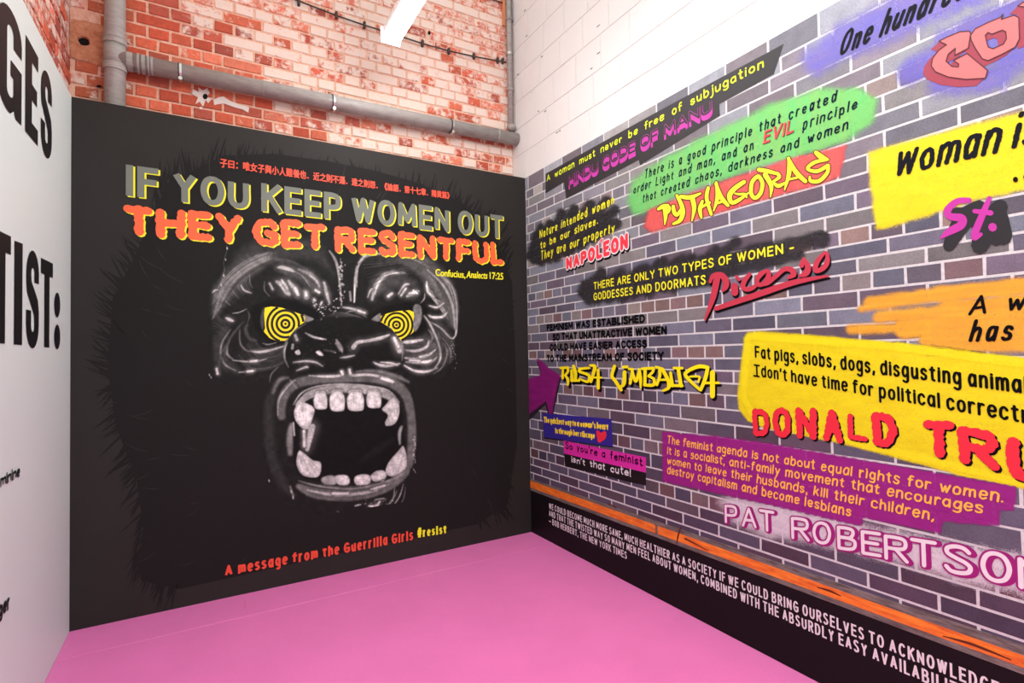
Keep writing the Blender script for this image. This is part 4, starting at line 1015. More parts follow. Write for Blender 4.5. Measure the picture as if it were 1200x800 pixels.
# ---- lettering of the black board
GY = ink((112, 118, 108), .5, .03); YE = ink((238, 232, 40), .5, .02); ORG = ink((246, 100, 58), .5, .03)
ptext('headline', 'B', bb, "IF YOU KEEP WOMEN OUT", (147.5, 229.3), (589.5, 280), 36.5, 27, [(YE, .0, .050, -.035), (GY, 0.0, 0, 0)], pen=0.19, gap=0.10, space=0.34, square=True, off=0.0036, each=True)
ptext('headline', 'B', bb, "THEY GET RESENTFUL", (145, 275.5), (590, 311), 37, 26.5, [(YE, .0, .05, -.04), (ORG, .0, 0, 0)], pen=0.25, gap=0.07, space=0.25, wob=.05, rough=.20, off=0.0036, seed=4, each=True)
RD = ink((228, 74, 52), .5, .03)
ptext('signature', 'B', bb, "A message from the Guerrilla Girls", (263.5, 675), (484, 632.2), 12.8, 11.5, [(RD, 0, 0, 0)], xh=.76, pen=.20, gap=.13, space=.45, square=True, off=0.0036, each=True)
ptext('signature', 'B', bb, "#resist", (489, 629.7), (523, 624.5), 11.5, 11, [(YE, 0, 0, 0)], pen=.21, gap=.13, square=True, off=0.0036)
def font_text(name, wall, text, p0, p1, h0, h1, mat, par, off, bold=0.0, shear=0.0, em=0.9, yb=0.0):
    c = bpy.data.curves.new('t', 'FONT'); c.body = text; c.resolution_u = 3; c.shear = shear
    o = bpy.data.objects.new('t', c); COL.objects.link(o)
    bpy.context.view_layer.update(); dg = bpy.context.evaluated_depsgraph_get()
    me = bpy.data.meshes.new_from_object(o.evaluated_get(dg)); bpy.data.objects.remove(o)
    n = len(me.vertices); a = np.zeros(n*3); me.vertices.foreach_get('co', a); a = a.reshape(-1, 3)
    x0, x1 = a[:, 0].min(), a[:, 0].max()
    A = uv_of(wall, *p0); B = uv_of(wall, *p1); ha = uv_of(wall, p0[0], p0[1]-h0)[1]-A[1]; hb = uv_of(wall, p1[0], p1[1]-h1)[1]-B[1]
    out = []
    for p in a:
        s = (p[0]-x0)/(x1-x0); k = (ha+(hb-ha)*s)/em
        out += at(wall, A[0]+(B[0]-A[0])*s, A[1]+(B[1]-A[1])*s+(p[1]-yb)*k, off)
    me.vertices.foreach_set('co', out); me.materials.clear(); me.materials.append(mat); me.name = name
    if bold:
        g = Ink2D(); vv = np.array(out).reshape(-1, 3)
        cnt = {}
        for pl in me.polygons:
            for e in pl.edge_keys: cnt[e] = cnt.get(e, 0)+1
        bpts = [e for e, k in cnt.items() if k == 1]
        ax = {'B': 0, 'R': 1, 'L': 1}[wall]; sg = -1 if wall == 'R' else 1
        for e in bpts:
            P = [(vv[q][ax]*sg, vv[q][2]) for q in e]; g.ribbon(P, bold, False)
        build_ink(name, g, lambda p: at(wall, p[0], p[1], off), mat, par)
    o = bpy.data.objects.new(name, me); COL.objects.link(o); o.parent = par; o.matrix_parent_inverse = Matrix.Translation(-world_loc(par))
    return o
font_text('chinese_line', 'B', "子曰：唯女子與小人難養也．近之則不遜．遠之則怨．《論語．第十七章．陽貨篇》", (258, 195.8), (526.5, 233.2), 9.6, 7.2, ink((232, 84, 58), .5, 0), bb, 0.0036, bold=0.0016, em=0.86, yb=-.08)
font_text('source_line', 'B', "Confucius, ", (510.3, 322.9), (545, 325.6), 8.2, 8.0, YE, bb, 0.0036, bold=0.0018, em=.72)
font_text('source_line', 'B', "Analects", (546.3, 325.2), (571, 326.6), 8, 8, YE, bb, 0.0036, bold=0.0018, shear=.22, em=.72)
font_text('source_line', 'B', "17:25", (573.8, 326.6), (589.5, 327.6), 8, 8, YE, bb, 0.0036, bold=0.0018, em=.72)

# ================================================================== MURAL (right)
mu = empty('brick_mural', (0, -2.0, 0)); tag(mu, 'printed grey brick mural sprayed with colourful graffiti quotations along the right wall', 'mural')
UM = 4.3
def mortar_grey():
    m, nt, b = new_mat('pale_mortar')
    f = remap(nt, noise(nt, 60, 5, .7), .3, .7, 0, 1)
    nt.links.new(mix(nt, f, rgb(188, 190, 192), rgb(216, 217, 218)), b.inputs['Base Color']); b.inputs['Roughness'].default_value = .6
    return m
backing = box('backing', (0.0, 0.0118, -UM, -0.0005, 0.0, H), mortar_grey(), mu)
def grey_brick(attr=False):
    m, nt, b = new_mat('grey_brick')
    if attr: a = N(nt, 'ShaderNodeAttribute'); a.attribute_name = 'tint'; c0 = a.outputs['Color']
    else: c0 = N(nt, 'ShaderNodeObjectInfo').outputs['Color']
    f = remap(nt, noise(nt, 150, 4, .7), .3, .7, .80, 1.22); f2 = remap(nt, noise(nt, 14, 4, .6), .3, .7, .88, 1.12)
    c = mix(nt, 1.0, mix(nt, 1.0, c0, f, 'MULTIPLY'), f2, 'MULTIPLY')
    nt.links.new(c, b.inputs['Base Color']); b.inputs['Roughness'].default_value = .55; b.inputs['Specular IOR Level'].default_value = .3
    return m
GB, GBA = grey_brick(), grey_brick(True)
zj = [.430, .500, .566, .631, .707, .782, .871, .950, 1.030, 1.107, 1.184, 1.260, 1.322, 1.388, 1.454, 1.524, 1.594, 1.665, 1.738, 1.811, 1.874, 1.937, 2.005, 2.076, 2.151]
while zj[-1] < 2.93: zj.append(zj[-1]+0.0735)
zj[-1] = 3.0
HR = {3, 6, 10, 14, 18, 21, 25, 29, 33}
rm = random.Random(21); mb = []
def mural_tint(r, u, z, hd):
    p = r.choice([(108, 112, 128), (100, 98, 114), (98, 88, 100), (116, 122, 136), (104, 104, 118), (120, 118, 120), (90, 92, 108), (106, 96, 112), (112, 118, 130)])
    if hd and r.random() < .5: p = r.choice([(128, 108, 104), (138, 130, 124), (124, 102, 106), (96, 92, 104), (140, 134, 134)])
    k = r.uniform(.88, 1.1); t = min(1, max(0, (z-.5)/2.5)); k *= .74+.50*t          # paler towards the top: part print tone, part light from above put into colour
    low = max(0, 1-(z-.5)/1.3)  # purpler foot: print tone plus pink floor bounce put into the colour
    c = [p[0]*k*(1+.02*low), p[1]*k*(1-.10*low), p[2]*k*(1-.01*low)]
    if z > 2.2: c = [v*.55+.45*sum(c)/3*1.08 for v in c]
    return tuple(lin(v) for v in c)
for r in range(len(zj)-1):
    hd = r in HR; st = .1215 if hd else .2455
    ph_ = {True: 1.226}.get(hd, 1.158 if r % 2 == 1 else 1.275)
    u = ph_-st*math.ceil(ph_/st)
    j_ = 0.0052
    while u < UM:
        a, b = max(u+j_, 0.003), min(u+st-j_, UM-.002); u += st
        if b-a > .02: mb.append((a, b, zj[r]+j_*.92, zj[r+1]-j_*.92 if r < len(zj)-2 else H, hd))
def szpx(b_):
    um, zm = (b_[0]+b_[1])/2, (b_[2]+b_[3])/2; v = Vector((0, -um, zm))-C0; d = v.dot(fw)
    if d < .3: return -1
    x, y = 600+F_PX*v.dot(rt)/d, 400-F_PX*v.dot(up)/d
    if not (-20 < x < 1225 and -15 < y < 815): return -1
    return (b_[1]-b_[0])*(b_[3]-b_[2])/(d*d)*abs(v.x)/d
mb.sort(key=szpx, reverse=True)
def flat_brick(r, a, b, c, d, hh=.0009):
    j = lambda s=.0010: r.uniform(-s, s)
    P = [(a+j(), c+j()), (b+j(), c+j()), (b+j(), d+j()), (a+j(), d+j())]
    if d >= H-1e-6: P[2] = (P[2][0], H); P[3] = (P[3][0], H)
    e = .0012; cu, cv = (a+b)/2, (c+d)/2
    Q = [(u+(e if u < cu else -e), v+(e if v < cv else -e)) for u, v in P]
    V = [(-.0001, -u, v) for u, v in P]+[(-hh, -u, v) for u, v in Q]
    return V, [(4, 5, 6, 7)[::-1]]+[(k, (k+1) % 4, 4+(k+1) % 4, 4+k)[::-1] for k in range(4)]
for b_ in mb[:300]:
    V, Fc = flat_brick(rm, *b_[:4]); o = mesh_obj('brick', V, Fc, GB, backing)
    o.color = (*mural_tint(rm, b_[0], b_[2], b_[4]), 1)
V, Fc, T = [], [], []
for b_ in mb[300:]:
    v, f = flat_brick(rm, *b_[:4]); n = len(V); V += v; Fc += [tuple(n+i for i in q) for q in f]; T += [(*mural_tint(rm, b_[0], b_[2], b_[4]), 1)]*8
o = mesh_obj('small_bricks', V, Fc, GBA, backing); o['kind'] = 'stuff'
ca = o.data.color_attributes.new('tint', 'FLOAT_COLOR', 'POINT'); ca.data.foreach_set('color', np.array(T, np.float32).ravel())

def quad_strip(name, pts_top, pts_bot, mat, off, th=None):
    V, Fc = [], []
    for a, b in zip(pts_top, pts_bot): V += [tuple(cast('R', *a, off)), tuple(cast('R', *b, off))]
    for i in range(len(pts_top)-1): Fc.append((2*i, 2*i+1, 2*i+3, 2*i+2))
    return mesh_obj(name, V, Fc, mat, mu)
# black band along the foot and the painted wooden strip above it
def uvz(u): return (.352+.038*(u/3.11))
band = mesh_obj('black_band', [(-.0012, -.0008, 0), (-.0012, -UM, 0), (-.0012, -UM, uvz(UM)), (-.0012, -.0008, uvz(0))], [(0, 3, 2, 1)], ink((20, 15, 17), .55, .04, .15), mu)
def strip_mat(c1, c2, sc=9):
    m, nt, b = new_mat('weathered_timber'); f = remap(nt, noise(nt, sc, 6, .75, (1, 1, 9)), .36, .64, 0, 1)
    nt.links.new(mix(nt, f, rgb(*c1), rgb(*c2)), b.inputs['Base Color']); b.inputs['Roughness'].default_value = .6; return m
def strip(name, z0a, z1a, z0b, z1b, mat, hh, u0=0.0, u1=UM):
    V = []
    for u in (u0, u1):
        t = u/3.11; lo, hi = z0a+(z0b-z0a)*t, z1a+(z1b-z1a)*t; V += [(-.0001, -u-.0006, lo), (-hh, -u-.0006, lo), (-hh, -u-.0006, hi), (-.0001, -u-.0006, hi)]
    return mesh_obj(name, V, [(1, 5, 6, 2), (2, 6, 7, 3), (0, 4, 5, 1), (0, 1, 2, 3), (4, 7, 6, 5)], mat, mu)
gw = strip_mat((66, 58, 54), (132, 124, 118)); ow = strip_mat((206, 84, 20), (250, 144, 36), 6)
strip('timber_strip', .348, .447, .388, .486, gw, .0030)
o = strip('painted_stripe', .372, .430, .411, .452, ow, .0036, 0, 1.43); o2 = strip('painted_stripe', .372, .430, .411, .452, ow, .0036, 1.45, UM)
px_shapes('timber_crack', 'R', [('s', [(798, 617), (795, 626), (793, 637)], [1.2, 2, 1]), ('s', [(713, 590), (722, 594)], 1.2), ('s', [(803, 631), (830, 645)], [2, .6]), ('s', [(958, 688), (972, 692), (985, 698)], [1, 2.4, 1]), ('s', [(1105, 745), (1140, 755), (1185, 773)], [1, 3.0, 1.2])], ink((92, 36, 14), .7, 0), mu, .0042)

# ---- spray patches
YS = spray_mat((250, 236, 40), (244, 224, 30)); YD = spray_mat((246, 234, 24), (236, 220, 18)); YB = spray_mat((254, 246, 30), (252, 240, 26))
GS = spray_mat((112, 214, 118), (134, 208, 112), (1, 6, 1)); RS = spray_mat((238, 108, 100), (230, 90, 92), (1, 6, 1))
KS = spray_mat((36, 36, 40), (44, 44, 48)); OS = spray_mat((246, 186, 54), (236, 168, 52), (1, 1.2, 14), 4); BS = spray_mat((112, 106, 206), (126, 116, 196)); WS = spray_mat((232, 228, 234), (222, 216, 226))
spray('spray_patch', 'R', BS, mu, caps=[((958, 70), (1000, 44), 17), ((1000, 44), (1110, -4), 22), ((1110, -4), (1240, -60), 22), ((1066, 84), (1120, 56), 14), ((1120, 56), (1230, 10), 26), ((1100, 98), (1170, 90), 14), ((1180, 70), (1240, 50), 18)], soft=9, alpha=.78, wob=5, off=.0011)
spray('spray_patch', 'R', GS, mu, polys=[[(735, 236), (742, 212), (770, 190), (830, 158), (900, 124), (960, 104), (1008, 104), (1028, 116), (1024, 142), (1000, 160), (960, 176), (900, 192), (800, 226), (765, 246), (742, 252)]], soft=5, alpha=.92, wob=2, off=.0011)
spray('spray_patch', 'R', RS, mu, polys=[[(755, 266), (760, 246), (785, 236), (850, 212), (920, 188), (975, 174), (992, 170), (984, 206), (960, 216), (880, 238), (800, 262), (764, 272)]], soft=2.4, alpha=.93, wob=1.2, off=.0014)
spray('spray_patch', 'R', YS, mu, polys=[[(1017, 178), (1100, 156), (1210, 128), (1260, 112), (1260, 206), (1200, 222), (1137, 237), (1075, 256), (1036, 268), (1027, 268), (1020, 215)]], soft=3.5, alpha=.96, wob=1.5, off=.0011)
spray('spray_patch', 'R', OS, mu, caps=[((1020, 356), (1100, 345), 8), ((1100, 345), (1260, 330), 10), ((1008, 362), (1040, 358), 3.5), ((1030, 372), (1110, 364), 7), ((1110, 364), (1260, 352), 12), ((998, 386), (1060, 384), 5.5), ((1060, 384), (1260, 372), 13), ((1090, 400), (1260, 396), 14)], soft=3.2, alpha=.93, wob=1.5, off=.0011)
DP = [(872, 396), (876, 389), (890, 388), (960, 393), (1050, 401), (1130, 410), (1215, 421), (1270, 430), (1270, 584), (1200, 573), (1125, 557), (1075, 543), (1000, 523), (940, 510), (895, 501), (876, 493), (866, 480), (864, 463), (868, 430)]
spray('spray_patch', 'R', YD, mu, polys=[DP], soft=1.3, alpha=.97, wob=.6, off=.0011)
spray('spray_border', 'R', YB, mu, caps=[((878, 394), (1050, 406), 4.5), ((1050, 406), (1250, 432), 5.5), ((877, 396), (871, 465), 4.5), ((871, 465), (884, 488), 4.5), ((884, 488), (1000, 517), 4), ((1000, 517), (1200, 566), 5)], soft=1.6, alpha=.9, wob=.8, off=.0014)
KN = [((621, 300), (634, 266), 5), ((627, 304), (645, 262), 6), ((634, 306), (658, 250), 6), ((643, 302), (673, 246), 6), ((652, 300), (692, 240), 6.5), ((664, 296), (711, 236), 6.5), ((680, 286), (720, 246), 7), ((694, 278), (722, 262), 7)]
spray('spray_patch', 'R', KS, mu, caps=KN, soft=2.6, alpha=.94, off=.0011, wob=2)
KP = [((684, 342), (705, 322), 8), ((690, 348), (728, 322), 9), ((700, 352), (757, 312), 6), ((712, 350), (778, 306), 5.5), ((728, 348), (800, 304), 6), ((744, 345), (812, 302), 6), ((760, 342), (840, 294), 7), ((790, 338), (862, 284), 7), ((690, 338), (820, 312), 12), ((820, 312), (962, 280), 10), ((700, 346), (838, 326), 8), ((838, 322), (935, 296), 8)]
spray('spray_patch', 'R', KS, mu, caps=KP, soft=3.2, alpha=.9, off=.0011, wob=3, seed=4)
spray('spray_patch', 'R', WS, mu, polys=[[(842, 588), (856, 580), (880, 584), (1000, 612), (1100, 634), (1190, 650), (1260, 668), (1260, 716), (1190, 694), (1120, 680), (1040, 654), (960, 637), (900, 628), (858, 612)]], soft=8, alpha=.9, wob=3, off=.0011)

# ---- flat printed labels
def flatp(nm, pts, mat, off, hs=()): return px_shapes(nm, 'R', [('p', pts, hs)], mat, mu, off)
KT = ink((46, 45, 48), .5, .04); NAVY = ink((20, 32, 48), .7, 0, .05); YT = ink((238, 236, 46), .5, 0); LY = ink((226, 246, 40), .5, 0)
flatp('label_patch', [(639.4, 203.5), (770, 131), (918.7, 51.2), (906.9, 86.9), (843, 121.9), (843.7, 135.6), (750, 193.7), (748.5, 187.5), (663.5, 233), (661, 213.5), (639.2, 226.7)], KT, .0016)
PU = spray_mat((150, 30, 132), (160, 38, 140)); 
spray('label_patch', 'R', PU, mu, polys=[[(776, 505.6), (840, 511), (900, 519), (1040, 544), (1191, 570), (1189, 598.5), (1172, 597), (1171.5, 616.5), (1105, 611), (1102, 624.5), (1012, 606.5), (1009, 616.5), (900, 591), (776, 563.7)]], soft=.6, alpha=.95, wob=0, step=2.2)
flatp('arrow_shadow', [(619, 447), (631, 444), (634, 438), (629, 424), (632, 422), (645, 436), (658, 442), (653, 463), (648, 487), (643, 488), (639, 474), (619, 492)], ink((34, 28, 34), .6, 0), .0016)
spray('arrow', 'R', spray_mat((146, 30, 124), (132, 24, 112)), mu, polys=[[(618.5, 443.7), (630.8, 440.4), (634.2, 437), (629.1, 420.1), (632.5, 420.7), (643.7, 431.4), (656.7, 439.8), (651.6, 458.4), (647.1, 484.2), (643.7, 484.2), (639.8, 469.6), (618.5, 486.5)]], soft=.5, alpha=.95, wob=0, off=.0019, step=1)
Zs = lambda pts: [(630+a*.11246, 480+b*.11246) for a, b in pts]
flatp('label_shadow', Zs([(62, 285), (785, 385), (790, 395), (70, 300)]), ink((30, 24, 30), .6, 0), .0014)
flatp('label_patch', Zs([(50, 35), (770, 95), (785, 385), (65, 285)]), ink((48, 38, 136), .5, .04), .0020)
flatp('label_patch', Zs([(270, 320), (1130, 495), (1128, 655), (275, 455)]), ink((206, 44, 158), .5, .04), .0018)
flatp('label_patch', Zs([(275, 455), (1128, 655), (1130, 790), (950, 752), (640, 672), (285, 590)]), ink((22, 18, 20), .5, 0), .0018)
flatp('heart', spline(Zs([(635, 342), (618, 280), (612, 225), (630, 215), (660, 240), (690, 222), (715, 235), (712, 290), (680, 322), (635, 342)]), 3)[:-1], ink((224, 44, 62), .5, 0), .0026)

# ---- lettering
T_ = lambda text, p0, p1, h0, h1, layers, **kw: ptext('lettering', 'R', mu, text, p0, p1, h0, h1, layers, **kw)
PK = ink((194, 62, 168), .5, 0); WH = ink((226, 222, 226), .5, 0)
T_("A woman must never be free of subjugation", (641, 213), (895.5, 79), 8, 13, [(LY, 0, 0, 0)], pen=.15, gap=.22, space=.75, wob=.06)
T_("HINDU CODE OF MANU", (667, 217.5), (835, 131), 11.5, 14.5, [(PK, .03, 0, -.40), (PK, .03, 0, -.27), (PK, .03, 0, -.13), (PK, .03, 0, 0), (KT, 0.0, 0, 0)], pen=.16, gap=.14, space=.35, square=True)
T_("Nature intended women", (632.5, 280), (720, 239), 11, 11, [(YT, 0, 0, 0)], pen=.14, gap=.2, space=.7, wob=.09, slant=.08)
T_("to be our slaves.", (633.7, 292), (701, 262.5), 9.5, 10, [(YT, 0, 0, 0)], pen=.16, gap=.2, space=.7, wob=.09)
T_("They are our property", (634, 305), (720.7, 271.5), 11.5, 11, [(YT, 0, 0, 0)], pen=.14, gap=.2, space=.7, wob=.09, slant=.08)
RN = ink((238, 60, 76), .5, 0); BKM = ink((13, 13, 16), .7, 0, .05)
T_("NAPOLEON", (664, 316.5), (736.5, 291), 15, 19, [(BKM, .10, .08, -.14), (WH, .095, 0, 0), (RN, .0, 0, 0)], each=True, pen=.26, gap=.15, wob=.05)
px_shapes('lettering', 'R', [('s', [(702, 284), (706, 280)], [2.5, 3])], WH, mu, .0034); px_shapes('lettering', 'R', [('s', [(702.5, 283.5), (705.5, 280.5)], [1.3, 1.8])], RN, mu, .0040)
gkw = dict(xh=.68, pen=.14, gap=.22, space=.75, wob=.07, slant=.16)
T_("There is a good principle that created", (755.5, 210), (980, 118.5), 10.5, 13, [(NAVY, 0, 0, 0)], seed=2, **gkw)
T_("order Light and man, and an", (742.5, 227.5), (883, 175.5), 9.5, 12, [(NAVY, 0, 0, 0)], seed=3, **gkw)
T_("EVIL", (894.5, 169), (930, 155), 15, 16, [(BKM, .015, .02, -.03), (ink((220, 70, 80), .5, 0), 0, 0, 0)], pen=.16, gap=.14, wob=.06, slant=.2)
T_("principle", (940.5, 153), (1004.5, 127.5), 12.5, 13, [(NAVY, 0, 0, 0)], seed=5, **gkw)
T_("that created chaos, darkness and women", (753, 238), (993.7, 152), 10, 13, [(NAVY, 0, 0, 0)], seed=6, **gkw)

def name_art(items, layers, off=.0026, **kw):
    for i, (mat, ex, dx, dy) in enumerate(layers): px_shapes('lettering', 'R', items, mat, mu, off+.0005*i, dx, dy, ex, **kw)
OUT = ink((70, 44, 34), .5, 0); YP_ = ink((246, 236, 56), .5, 0)
py = Zc(750, 190, .125, [('s', [(172, 440), (215, 415), (260, 405)], [22, 34, 26]), ('s', [(232, 420), (240, 500), (232, 585)], [40, 34, 6]), ('s', [(240, 410), (275, 425), (265, 465), (238, 482)], [22, 26, 24, 14]),
 ('s', [(312, 412), (322, 470), (350, 492), (385, 440)], [26, 34, 30, 20]), ('s', [(345, 312), (385, 390), (402, 470), (375, 545), (312, 578)], [22, 34, 38, 34, 18]),
 ('s', [(385, 322), (470, 330), (568, 292)], [30, 36, 14]), ('s', [(490, 335), (508, 430), (487, 550)], [40, 36, 8]), ('s', [(585, 365), (562, 440), (575, 520)], [22, 34, 18]), ('s', [(640, 240), (625, 340), (668, 488)], [26, 32, 24]), ('s', [(572, 425), (652, 378)], [20, 22]),
 ('s', [(715, 190), (728, 320), (690, 455)], [20, 36, 8]), ('s', [(712, 200), (755, 320), (825, 405)], [24, 40, 26]), ('s', [(725, 385), (790, 362)], [16, 20]),
 ('s', [(975, 185), (890, 245), (840, 310), (860, 378), (930, 352), (1020, 285)], [34, 40, 42, 34, 30, 10]), ('s', [(890, 292), (930, 300), (985, 300), (1000, 330)], [10, 18, 20, 12]),
 ('s', [(1095, 138), (1050, 190), (1042, 290), (1078, 335), (1130, 290), (1148, 200), (1120, 140), (1095, 138)], 32)])
py += Zc(870, 160, .125, [('s', [(155, 310), (240, 325), (335, 350)], [34, 34, 24]), ('s', [(215, 360), (270, 460), (262, 565)], [44, 36, 8]), ('s', [(330, 345), (345, 380), (290, 420)], [26, 30, 18]), ('s', [(300, 440), (340, 462), (408, 428)], [22, 34, 12]),
 ('s', [(435, 200), (438, 340), (395, 500)], [20, 38, 8]), ('s', [(430, 205), (500, 330), (590, 418)], [24, 40, 34]), ('s', [(440, 400), (510, 385)], [14, 18]),
 ('s', [(690, 150), (740, 190), (800, 215)], [34, 46, 20]), ('s', [(785, 218), (680, 240), (610, 300), (700, 325), (800, 272)], [22, 30, 26, 30, 30]), ('s', [(805, 270), (795, 340), (720, 415), (640, 415), (632, 375)], [26, 30, 32, 28, 14])])
name_art(py, [(OUT, 1.35, 0, 0), (YP_, .3, 0, 0)])
T_("THERE ARE ONLY TWO TYPES OF WOMEN -", (696, 339.5), (931, 295), 9, 12.5, [(YT, 0, 0, 0)], pen=.165, gap=.17, space=.40, wob=.03)
T_("GODDESSES AND DOORMATS", (696, 352), (827.5, 333), 9, 11.5, [(YT, 0, 0, 0)], pen=.165, gap=.17, space=.40, wob=.03)
CR = ink((188, 56, 76), .5, .02)
pc = Zc(820, 280, .1375, [('s', [(148, 330), (112, 500), (45, 690)], [52, 46, 10]), ('s', [(88, 365), (115, 312), (185, 308), (222, 355), (220, 405), (195, 440)], [22, 34, 46, 50, 46, 20]), ('s', [(296, 400), (298, 455)], [54, 58]), ('s', [(312, 318), (335, 345)], [20, 26]),
 ('s', [(425, 300), (385, 350), (368, 405), (400, 428), (450, 415), (490, 385)], [28, 38, 38, 36, 34, 20]), ('s', [(578, 268), (520, 300), (488, 350), (505, 390), (555, 370), (588, 310), (578, 268)], [24, 40, 34, 34, 34, 40, 24]),
 ('s', [(490, 385), (570, 378), (640, 325), (720, 258), (780, 262), (800, 300), (755, 330)], [22, 34, 34, 36, 44, 46, 22]), ('s', [(885, 165), (868, 225)], [20, 40]), ('s', [(888, 170), (922, 235), (905, 290), (850, 315)], [20, 46, 50, 18]),
 ('s', [(1075, 112), (1000, 195), (988, 268), (1050, 250), (1088, 190), (1075, 112)], [20, 40, 38, 38, 40, 20]), ('s', [(138, 592), (500, 470), (800, 370), (1095, 314)], [34, 48, 44, 14])])
name_art(pc, [(BKM, .35, 1.5, 2.7), (CR, .25, 0, 0)])
fk = dict(pen=.27, gap=.05, space=.45, wob=.04, rough=.2)
T_("FEMINISM WAS ESTABLISHED", (641, 388.3), (756.5, 378), 8.6, 10, [(BKM, 0, 0, 0)], **fk); T_("SO THAT UNATTRACTIVE WOMEN", (648, 399.5), (782, 392), 8.8, 11, [(BKM, 0, 0, 0)], **fk)
T_("COULD HAVE EASIER ACCESS", (644.5, 411.3), (758.7, 407.5), 8.6, 10.2, [(BKM, 0, 0, 0)], **fk); T_("TO THE MAINSTREAM OF SOCIETY", (641, 424), (778.7, 422.5), 8.4, 11.2, [(BKM, 0, 0, 0)], **fk)
YR = ink((250, 236, 18), .5, 0)
rl = Zc(650, 420, 1/12, [('s', [(80, 132), (185, 125)], [28, 32]), ('s', [(115, 150), (112, 275)], [26, 30]), ('s', [(185, 130), (185, 185), (145, 235)], [30, 30, 22]), ('s', [(145, 235), (185, 290), (185, 368)], [24, 34, 26]),
 ('s', [(238, 165), (245, 310)], [28, 40]), ('s', [(265, 105), (292, 200), (290, 310)], [40, 44, 34]), ('s', [(235, 308), (345, 308)], 30), ('s', [(480, 132), (365, 145), (352, 185), (480, 235), (462, 325), (345, 280)], [26, 32, 30, 36, 32, 18]),
 ('s', [(498, 95), (565, 115), (535, 240), (510, 325)], [26, 46, 38, 34]), ('s', [(612, 160), (612, 415)], [34, 40]), ('s', [(530, 265), (660, 268)], 20), ('s', [(842, 108), (805, 240), (850, 310), (935, 440)], [44, 40, 44, 40]),
 ('s', [(965, 118), (1020, 115)], 36), ('s', [(982, 190), (975, 345), (930, 400)], [48, 48, 34]), ('s', [(1045, 145), (1100, 150)], 28), ('s', [(1095, 150), (1075, 280), (1060, 350)], [36, 36, 34])])
rl += Zc(740, 420, 110/1200, [('s', [(5, 145), (55, 290), (100, 150)], [30, 34, 30]), ('s', [(98, 140), (115, 260), (118, 375)], [36, 36, 16]), ('s', [(135, 128), (275, 122)], [28, 34]), ('s', [(175, 145), (172, 325)], [36, 36]), ('s', [(285, 125), (268, 175), (215, 222)], [30, 30, 22]), ('s', [(215, 225), (285, 262), (282, 335), (165, 338)], [22, 32, 38, 30]),
 ('s', [(312, 105), (390, 135)], [24, 40]), ('s', [(360, 150), (362, 220), (325, 335)], [34, 34, 30]), ('s', [(395, 135), (470, 280), (475, 370), (400, 410)], [40, 44, 40, 22]), ('s', [(360, 272), (460, 268)], 22),
 ('s', [(500, 180), (522, 345)], [30, 40]), ('s', [(540, 120), (650, 122)], 28), ('s', [(598, 130), (632, 345)], [40, 44]), ('s', [(510, 342), (650, 348)], 30), ('s', [(975, 112), (860, 100), (720, 160), (700, 230), (870, 395)], [40, 44, 40, 40, 30]), ('s', [(975, 115), (945, 250), (885, 400)], [40, 44, 36]), ('s', [(745, 230), (868, 232), (850, 300)], [18, 24, 22]),
 ('s', [(920, 312), (1115, 310)], 26), ('s', [(1035, 178), (1035, 478)], 58)])
name_art(rl, [(BKM, .45, 2.3, 2.9), (YR, .25, 0, 0)])
bk = dict(pen=.25, gap=.05, space=.30, square=True)
YQ = ink((244, 222, 40), .5, 0)
T_("The quickest way to a woman's heart", (637.6, 495), (713.3, 503.8), 7.2, 8.2, [(YQ, 0, 0, 0)], **bk); T_("is through her ribcage", (651, 507.5), (697.5, 514), 7, 7.6, [(YQ, 0, 0, 0)], **bk)
T_("So you're a feminist", (663, 525), (753.5, 546.5), 8, 10.5, [(BKM, 0, 0, 0)], pen=.17, gap=.2, space=.6, wob=.08, bounce=.05); T_("isn't that cute!", (670, 541.3), (739.5, 558.5), 7.6, 10, [(WH, 0, 0, 0)], pen=.17, gap=.2, space=.6, wob=.08, bounce=.05)
OY = ink((250, 186, 72), .5, 0); hk = dict(xh=.70, pen=.145, gap=.13, space=.45, wob=.055, slant=.12)
T_("The feminist agenda is not about equal rights for women.", (782, 519.5), (1176, 589), 9.5, 15, [(OY, 0, 0, 0)], seed=2, **hk); T_("It is a socialist, anti-family movement that encourages", (782, 532), (1152, 602), 9.5, 14.5, [(OY, 0, 0, 0)], seed=3, **hk)
T_("women to leave their husbands, kill their children,", (782, 543.5), (1095, 610.5), 9.5, 14, [(OY, 0, 0, 0)], seed=4, **hk); T_("destroy capitalism and become lesbians", (782, 554.7), (997.5, 605.5), 9.5, 13, [(OY, 0, 0, 0)], seed=5, **hk)
PR = ink((152, 26, 116), .5, 0)
def boxed(ch, x0, x1, y0, y1, h0, h1, layers, **kw): ptext('letter', 'R', mu, ch, (x0, y0), (x1, y1), h0, h1, layers, **kw)
for ch, x0, x1, y0, y1, h0, h1 in (('P', 850, 865.5, 615.5, 619, 25, 27), ('A', 870, 888, 619.5, 623, 26, 28), ('T', 890.5, 909.5, 624, 628.5, 29, 30), ('R', 928, 950.5, 634, 638.5, 30, 32), ('O', 953, 976, 639, 643, 30, 32), ('B', 982, 1006, 646, 650.5, 32, 33), ('E', 1010, 1035, 652, 657, 33, 34), ('R', 1037, 1067, 658, 664.5, 34, 36), ('T', 1068, 1101, 665, 671, 38, 38), ('S', 1107, 1143, 672, 681, 40, 41), ('O', 1150, 1189, 682, 690, 42, 43), ('N', 1194, 1236, 692, 702, 43, 46)):
    boxed(ch, x0, x1-(x1-x0)*.04, y0-3, y1-4, h0*.86, h1*.86, [(PR, .06, .10, -.015), (PR, .06, .05, -.008), (PR, .06, 0, 0), (WH, .0, 0, 0)], pen=.135, gap=0)
ck = dict(xh=.74, pen=.15, gap=.09, space=.30, wob=.012)
